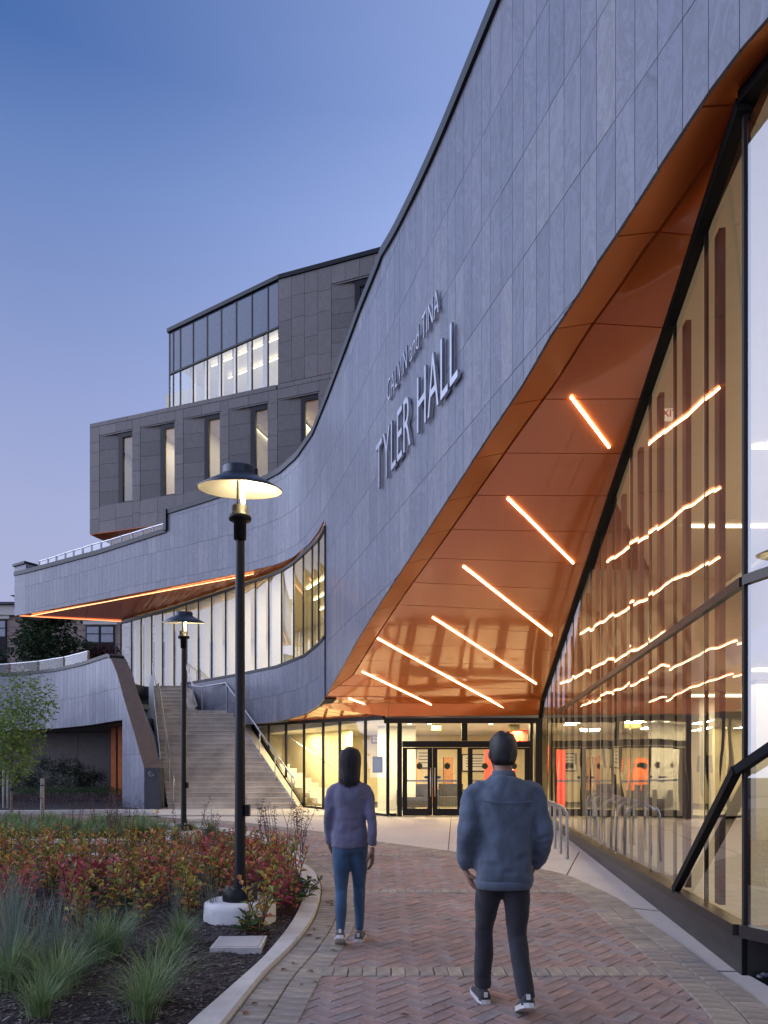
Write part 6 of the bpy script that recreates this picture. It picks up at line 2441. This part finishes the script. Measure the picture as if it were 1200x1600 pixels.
def skin(name, nodes, edges, mat, parent, sub=2, root=0):
    """nodes: [(x, y, z, rx, ry)] -> one continuous skinned surface, baked to a mesh"""
    me = bpy.data.meshes.new(name)
    me.from_pydata([n[:3] for n in nodes], edges, [])
    o = bpy.data.objects.new(name, me); C.objects.link(o)
    md = o.modifiers.new('skin', 'SKIN'); md.use_smooth_shade = True; md.branch_smoothing = .6
    sv = me.skin_vertices[0].data
    for v, n in zip(sv, nodes): v.radius = (n[3], n[4] if len(n) > 4 else n[3]); v.use_root = False
    sv[root].use_root = True
    s_ = o.modifiers.new('sub', 'SUBSURF'); s_.levels = sub; s_.render_levels = sub
    dg = bpy.context.evaluated_depsgraph_get(); dg.update()
    out = bpy.data.meshes.new_from_object(o.evaluated_get(dg))
    bpy.data.objects.remove(o)
    out.materials.clear(); out.materials.append(mat)
    for p in out.polygons: p.use_smooth = True
    return link(name, out, parent)


def ring(c, rx, ry, n=20, tilt=0.0, sq=2.0):
    out = []
    for k in range(n):
        a = 2 * math.pi * k / n
        ca_, sa_ = math.cos(a), math.sin(a)
        x = rx * math.copysign(abs(ca_) ** (2 / sq), ca_); y = ry * math.copysign(abs(sa_) ** (2 / sq), sa_)
        out.append(Vector((c[0] + x, c[1] + y, c[2] + y * tilt)))
    return out


def fold(o, amp, f, zf, z0, z1):
    """cloth folds: push the surface in and out along its normals"""
    me = o.data
    ns = [v.normal.copy() for v in me.vertices]
    for v, n in zip(me.vertices, ns):
        p = v.co
        k = max(0, min(1, (p.z - z0) / (z1 - z0)))
        w = noise.noise(Vector((p.x * f, p.y * f, p.z * zf))) + .5 * noise.noise(Vector((p.x * f * 2.3, p.y * f * 2.3, p.z * zf * 2.1 + 9)))
        v.co = p + n * w * amp


def loft_part(name, rings, mat, par):
    mb = MB(); mb.loft(rings); return mb.build(name, mat, par)


def head(P_, hz, neck_z, skin_m, hair, face=1):
    """head facing +Y (away from the viewer)"""
    H = part('head', P_)
    c = Vector((0, .035, hz))
    prof = [(-.118, .030, .040, .035), (-.105, .048, .062, .025), (-.08, .060, .080, .012), (-.04, .070, .092, .004), (0, .076, .098, 0), (.04, .077, .100, -.003), (.075, .070, .092, -.006), (.100, .052, .070, -.008), (.116, .022, .03, -.01)]
    loft_part('skull', [ring((0, .035 + yo, hz + z), rx, ry) for z, rx, ry, yo in prof], skin_m, H)
    mb = MB(); mb.lathe([(.058, neck_z - .08), (.056, neck_z), (.054, hz - .06)], 18, (0, .0, 0)); o = mb.build('neck', skin_m, H); o.location = (0, .005, 0)
    # nose, ears, eyes, mouth
    MB().loft([ring((0, .128, hz - .035), .016, .012, 10), ring((0, .138, hz - .03), .012, .012, 10), ring((0, .130, hz + .01), .007, .006, 10)]).build('nose', skin_m, H)
    for s_ in (-1, 1):
        MB().loft([ring((s_ * .078, .03, hz - .035), .008, .014, 10), ring((s_ * .084, .025, hz - .005), .010, .020, 10), ring((s_ * .082, .022, hz + .022), .007, .014, 10)]).build('ear', skin_m, H)
        MB().lathe([(0, -.010), (.010, -.006), (.012, 0), (.010, .006), (0, .010)], 10, (s_ * .03, .120, hz + .004)).build('eye', M['white_in'], H)
    MB().box((0, .126, hz - .072), (.045, .012, .010)).build('mouth', simple('lip', (.28, .10, .09), .5) if 'lip' not in bpy.data.materials else bpy.data.materials['lip'], H)
    return H


def hand(P_, wrist, sgn, skin_m, tilt=0.0):
    """relaxed hand hanging from the wrist: palm, four unequal curled fingers, thumb"""
    nodes = [(0, 0, .03, .024, .020), (0, .004, -.02, .030, .017), (0, .010, -.062, .036, .016), (0, .015, -.085, .034, .014)]
    edges = [(0, 1), (1, 2), (2, 3)]
    for i, (off, L) in enumerate(((-.026, .068), (-.009, .078), (.009, .072), (.026, .056))):
        b = len(nodes)
        nodes += [(off, .016, -.090, .0095), (off * 1.08, .026, -.090 - L * .42, .0088), (off * 1.08, .044, -.090 - L * .72, .008), (off * 1.05, .060, -.090 - L * .86, .0068)]
        edges += [(3, b), (b, b + 1), (b + 1, b + 2), (b + 2, b + 3)]
    b = len(nodes)
    nodes += [(-sgn * .036, .018, -.035, .012), (-sgn * .046, .036, -.066, .0105), (-sgn * .044, .048, -.092, .0085)]
    edges += [(1, b), (b, b + 1), (b + 1, b + 2)]
    h = skin('hand', nodes, edges, skin_m, P_, 2)
    h.location = wrist
    h.rotation_euler = (tilt, 0, sgn * math.radians(75))
    return h


def shoe(P_, x, y, z, yaw, pitch, up, sole_m, lace_m):
    s_ = part('shoe', P_)
    s_.location = (x, y, z); s_.rotation_euler = (pitch, 0, yaw)
    prof = [(-.085, .030, .055), (-.07, .038, .085), (-.03, .041, .095), (.03, .042, .085), (.09, .047, .062), (.14, .046, .05), (.18, .034, .042), (.20, .016, .034)]
    rings = []
    for yy, w, h in prof:
        rings.append([Vector((w * math.cos(a), yy, .018 + max(0, math.sin(a)) * (h - .018) + min(0, math.sin(a)) * .004)) for a in [2 * math.pi * k / 16 for k in range(16)]])
    mb = MB(); mb.loft([r[::-1] for r in rings]); mb.build('upper', up, s_)
    out = [(-.092, .0), (-.085, .030), (-.03, .044), (.05, .046), (.11, .051), (.17, .042), (.205, .018), (.212, 0)]
    pl_ = [Vector((w, yy, 0)) for yy, w in out] + [Vector((-w, yy, 0)) for yy, w in out[::-1][1:-1]]
    mb = MB(); mb.prism(pl_, (0, 0, .028)); mb.build('sole', sole_m, s_)
    for k in range(4):
        mb = MB(); mb.box((0, .045 + k * .022, .083 - k * .008), (.05, .008, .006)); mb.build('lace', lace_m, s_)
    mb = MB(); mb.box((.0, -.086, .06), (.022, .008, .03)); mb.build('heel_tab', lace_m, s_)


def lerp3(a, b, t): return tuple(lerp(p, q, t) for p, q in zip(a, b))


def limb(nodes, edges, pts, start):
    prev = start
    for p in pts:
        nodes.append(p); edges.append((prev, len(nodes) - 1)); prev = len(nodes) - 1
    return prev



def fuse(name, mb, mat, par, voxel=.013, smooth=8):
    """weld overlapping lofts and tubes into ONE continuous skin"""
    me = mb.mesh(name)
    o = bpy.data.objects.new(name, me); C.objects.link(o)
    r = o.modifiers.new('r', 'REMESH'); r.mode = 'VOXEL'; r.voxel_size = voxel; r.use_smooth_shade = True
    s_ = o.modifiers.new('s', 'SMOOTH'); s_.factor = .5; s_.iterations = smooth
    dg = bpy.context.evaluated_depsgraph_get(); dg.update()
    out = bpy.data.meshes.new_from_object(o.evaluated_get(dg))
    bpy.data.objects.remove(o)
    out.materials.clear(); out.materials.append(mat)
    for p in out.polygons: p.use_smooth = True
    return link(name, out, par)


def torso(mb, tab, sq=2.4):
    mb.loft([ring((0, y, z), rx, ry, 24, 0, sq) for z, y, rx, ry in tab])


def limbt(mb, pts):
    q = smooth_line([Vector(p[:3]) for p in pts], 4)
    rr = [p[3] for p in pts]
    rs = []
    for i in range(len(pts) - 1):
        for k in range(4): rs.append(lerp(rr[i], rr[i + 1], k / 4))
    rs.append(rr[-1])
    mb.tube(q, rs, 16)


def creases(o, spots):
    """a few soft cloth creases: (centre, direction, half width, depth)"""
    for v in o.data.vertices:
        for c, d, w, dep in spots:
            r = v.co - Vector(c)
            if r.length < w * 4:
                t = r.dot(Vector(d).normalized())
                v.co += v.normal * (-dep * math.exp(-(t / w) ** 2) * math.exp(-(r.length / (w * 3)) ** 2))


# ---- man
man = thing('person', 'man in a loose faded blue jacket and dark trousers walking away towards the doors', 'person', (.735, 4.20, gz(4.2) + .002), math.radians(3))
lf, lb = .20, -.17
mb = MB()
torso(mb, [(.80, 0, .135, .10), (.88, 0, .158, .115), (.98, 0, .155, .112), (1.05, 0, .14, .105)])
limbt(mb, [(-.075, .0, .90, .088), (-.086, .06, .68, .080), (-.09, .135, .48, .062), (-.092, .15, .30, .058), (-.095, lf - .03, .085, .052)])
limbt(mb, [(.075, .0, .90, .088), (.083, .0, .68, .080), (.088, .01, .48, .062), (.09, -.07, .31, .058), (.092, lb - .025, .125, .052)])
tr_m = cloth('charcoal_trousers', (.022, .021, .027))
o = fuse('trousers', mb, tr_m, man)
fold(o, .007, 9, 7, 0, 1)
creases(o, [((-.09, .07, .47), (0, .3, 1), .018, .012), ((-.09, .06, .43), (.2, .2, 1), .016, .010), ((.09, -.05, .46), (0, -.3, 1), .018, .012), ((.09, -.09, .20), (0, .3, 1), .014, .010), ((-.09, .12, .16), (0, -.2, 1), .014, .010)])
jm = cloth('faded_blue_denim', (.10, .125, .165), .25)
mb = MB()
torso(mb, [(.775, 0, .168, .128), (.80, 0, .178, .135), (.95, 0, .172, .130), (1.10, -.005, .172, .125), (1.24, -.015, .188, .128), (1.34, -.015, .182, .112), (1.395, -.008, .135, .09), (1.435, .0, .08, .072)])
limbt(mb, [(-.13, -.005, 1.345, .072), (-.188, -.01, 1.31, .074), (-.218, -.035, 1.17, .062), (-.238, -.045, 1.06, .058), (-.232, .02, .95, .052), (-.222, .085, .865, .046)])
limbt(mb, [(.13, -.005, 1.345, .072), (.188, -.01, 1.31, .074), (.220, -.03, 1.17, .062), (.240, -.04, 1.06, .058), (.234, .04, .95, .052), (.225, .11, .875, .046)])
o = fuse('jacket', mb, jm, man)
fold(o, .015, 8, 6, 0, 1)
fold(o, .004, 26, 20, 0, 1)
creases(o, [((-.235, -.09, 1.06), (.3, 0, 1), .016, .014), ((.238, -.09, 1.06), (-.3, 0, 1), .016, .014), ((-.235, -.08, 1.02), (.3, .3, 1), .014, .012), ((.238, -.08, 1.02), (-.3, .3, 1), .014, .012),
            ((-.10, -.13, .90), (.25, 0, 1), .018, .014), ((.09, -.13, .94), (-.3, 0, 1), .018, .014), ((.0, -.14, .86), (.05, 0, 1), .016, .012), ((-.13, -.12, 1.25), (.8, 0, .6), .016, .012), ((.13, -.12, 1.25), (-.8, 0, .6), .016, .012)])
loft_part('collar', [ring((0, .0, 1.42), .082, .074, 20), ring((0, .0, 1.468), .068, .064, 20), ring((0, .0, 1.464), .058, .056, 20)], jm, man)
loft_part('hem_band', [ring((0, 0, .748), .166, .126, 24, 0, 2.4), ring((0, 0, .765), .173, .131, 24, 0, 2.4), ring((0, 0, .79), .180, .137, 24, 0, 2.4), ring((0, 0, .80), .174, .132, 24, 0, 2.4)], jm, man)
mb = MB(); mb.tube([(-.15, -.142, 1.285), (-.07, -.153, 1.275), (0, -.156, 1.273), (.07, -.153, 1.275), (.15, -.142, 1.285)], .004, 6); mb.build('yoke_seam', jm, man)
hand(man, (-.220, .097, .835), -1, M['skin'], .35)
hand(man, (.223, .122, .845), 1, M['skin'], .35)
H = head(man, 1.575, 1.45, M['skin'], None)
prof = [(-.070, .060, .062, -.034), (-.04, .076, .086, -.018), (0, .081, .098, -.011), (.04, .083, .104, -.009), (.08, .079, .098, -.009), (.112, .062, .08, -.01), (.130, .03, .04, -.012)]
o = loft_part('hair', [ring((0, .022 + yo, 1.575 + z), rx, ry, 28) for z, rx, ry, yo in prof], M['hair'], H); fold(o, .012, 38, 38, 0, 1)
dk = cloth('dark_shoe', (.03, .028, .032)); wh = simple('white_rubber', (.6, .58, .55), .6)
shoe(man, -.095, lf - .02, 0, .06, 0, dk, wh, wh)
shoe(man, .092, lb - .03, .065, -.08, -math.radians(24), dk, wh, wh)

# ---- woman
wom = thing('person', 'woman with long black hair in a lavender top and blue jeans walking away', 'person', (-.285, 5.72, gz(5.72) + .002), math.radians(-2))
jn = cloth('blue_jeans', (.040, .085, .155), .28)
tp_ = cloth('lavender_top', (.135, .13, .195), .18)
mb = MB()
torso(mb, [(.76, 0, .13, .10), (.84, 0, .152, .118), (.92, 0, .122, .09), (.96, 0, .10, .075)])
limbt(mb, [(.068, .0, .84, .088), (.074, .045, .64, .074), (.072, .085, .46, .054), (.072, .085, .30, .050), (.072, .095, .085, .036)])
limbt(mb, [(-.068, .0, .84, .088), (-.072, -.02, .64, .074), (-.070, -.012, .46, .054), (-.068, -.075, .30, .050), (-.066, -.15, .125, .036)])
o = fuse('jeans', mb, jn, wom); fold(o, .005, 10, 8, 0, 1)
creases(o, [((.072, .04, .46), (0, .3, 1), .014, .010), ((-.07, -.06, .45), (0, -.3, 1), .014, .010), ((0, -.11, .78), (.5, 0, 1), .014, .008)])
mb = MB()
torso(mb, [(.80, 0, .158, .122), (.90, 0, .152, .116), (1.0, 0, .136, .105), (1.1, -.003, .130, .098), (1.21, -.01, .145, .102), (1.295, -.008, .140, .09), (1.34, 0, .10, .074), (1.375, 0, .055, .052)])
limbt(mb, [(-.095, 0, 1.29, .054), (-.145, -.005, 1.265, .054), (-.168, -.02, 1.14, .045), (-.182, -.015, 1.03, .041), (-.184, .05, .91, .037), (-.182, .09, .82, .034)])
limbt(mb, [(.095, 0, 1.29, .054), (.145, -.005, 1.265, .054), (.170, -.035, 1.14, .045), (.188, -.07, 1.03, .041), (.196, -.085, .91, .037), (.196, -.08, .82, .034)])
o = fuse('top', mb, tp_, wom); fold(o, .011, 9, 8, 0, 1); fold(o, .003, 26, 20, 0, 1)
creases(o, [((-.06, -.11, .92), (.3, 0, 1), .015, .011), ((.07, -.11, .96), (-.35, 0, 1), .015, .011), ((.0, -.1, 1.03), (.1, 0, 1), .013, .008), ((-.18, -.05, 1.03), (.2, 0, 1), .012, .010), ((.188, -.1, 1.03), (-.2, 0, 1), .012, .010)])
hand(wom, (-.181, .10, .785), -1, M['skin_dark'], .3)
hand(wom, (.197, -.075, .785), 1, M['skin_dark'], -.1)
H = head(wom, 1.505, 1.39, M['skin_dark'], None)
prof = [(-.185, .045, .03, -.070), (-.165, .066, .045, -.064), (-.13, .078, .060, -.052), (-.09, .082, .072, -.038), (-.05, .083, .086, -.022), (0, .085, .100, -.012), (.04, .087, .106, -.009), (.08, .081, .100, -.008), (.112, .064, .082, -.01), (.134, .03, .04, -.012)]
o = loft_part('hair', [ring((0, .022 + yo, 1.505 + z), rx, ry, 36) for z, rx, ry, yo in prof], M['hair'], H); fold(o, .010, 34, 7, 0, 1)
mb = MB()
rh = random.Random(3)
for k in range(150):
    a = rh.uniform(math.pi * .98, math.pi * 2.02)
    pts = []
    for z, rx, ry, yo in prof[::-1][1:]:
        if z < rh.uniform(-.24, -.14): break
        pts.append(Vector(((rx + .003) * math.cos(a + rh.gauss(0, .02)), .022 + yo + (ry + .003) * math.sin(a), 1.505 + z)))
    if len(pts) > 4:
        pts[-1] += Vector((rh.gauss(0, .008), rh.gauss(0, .006) - .004, -rh.uniform(.01, .05)))
        mb.tube(pts, [.0035] * (len(pts) - 1) + [.0008], 4, cap=False)
mb.build('hair_strands', M['hair'], H, kind='stuff')
gs = cloth('grey_shoe', (.10, .09, .10))
shoe(wom, .072, .10, 0, -.05, 0, gs, wh, wh)
shoe(wom, -.066, -.165, .055, .05, -math.radians(26), gs, wh, wh)
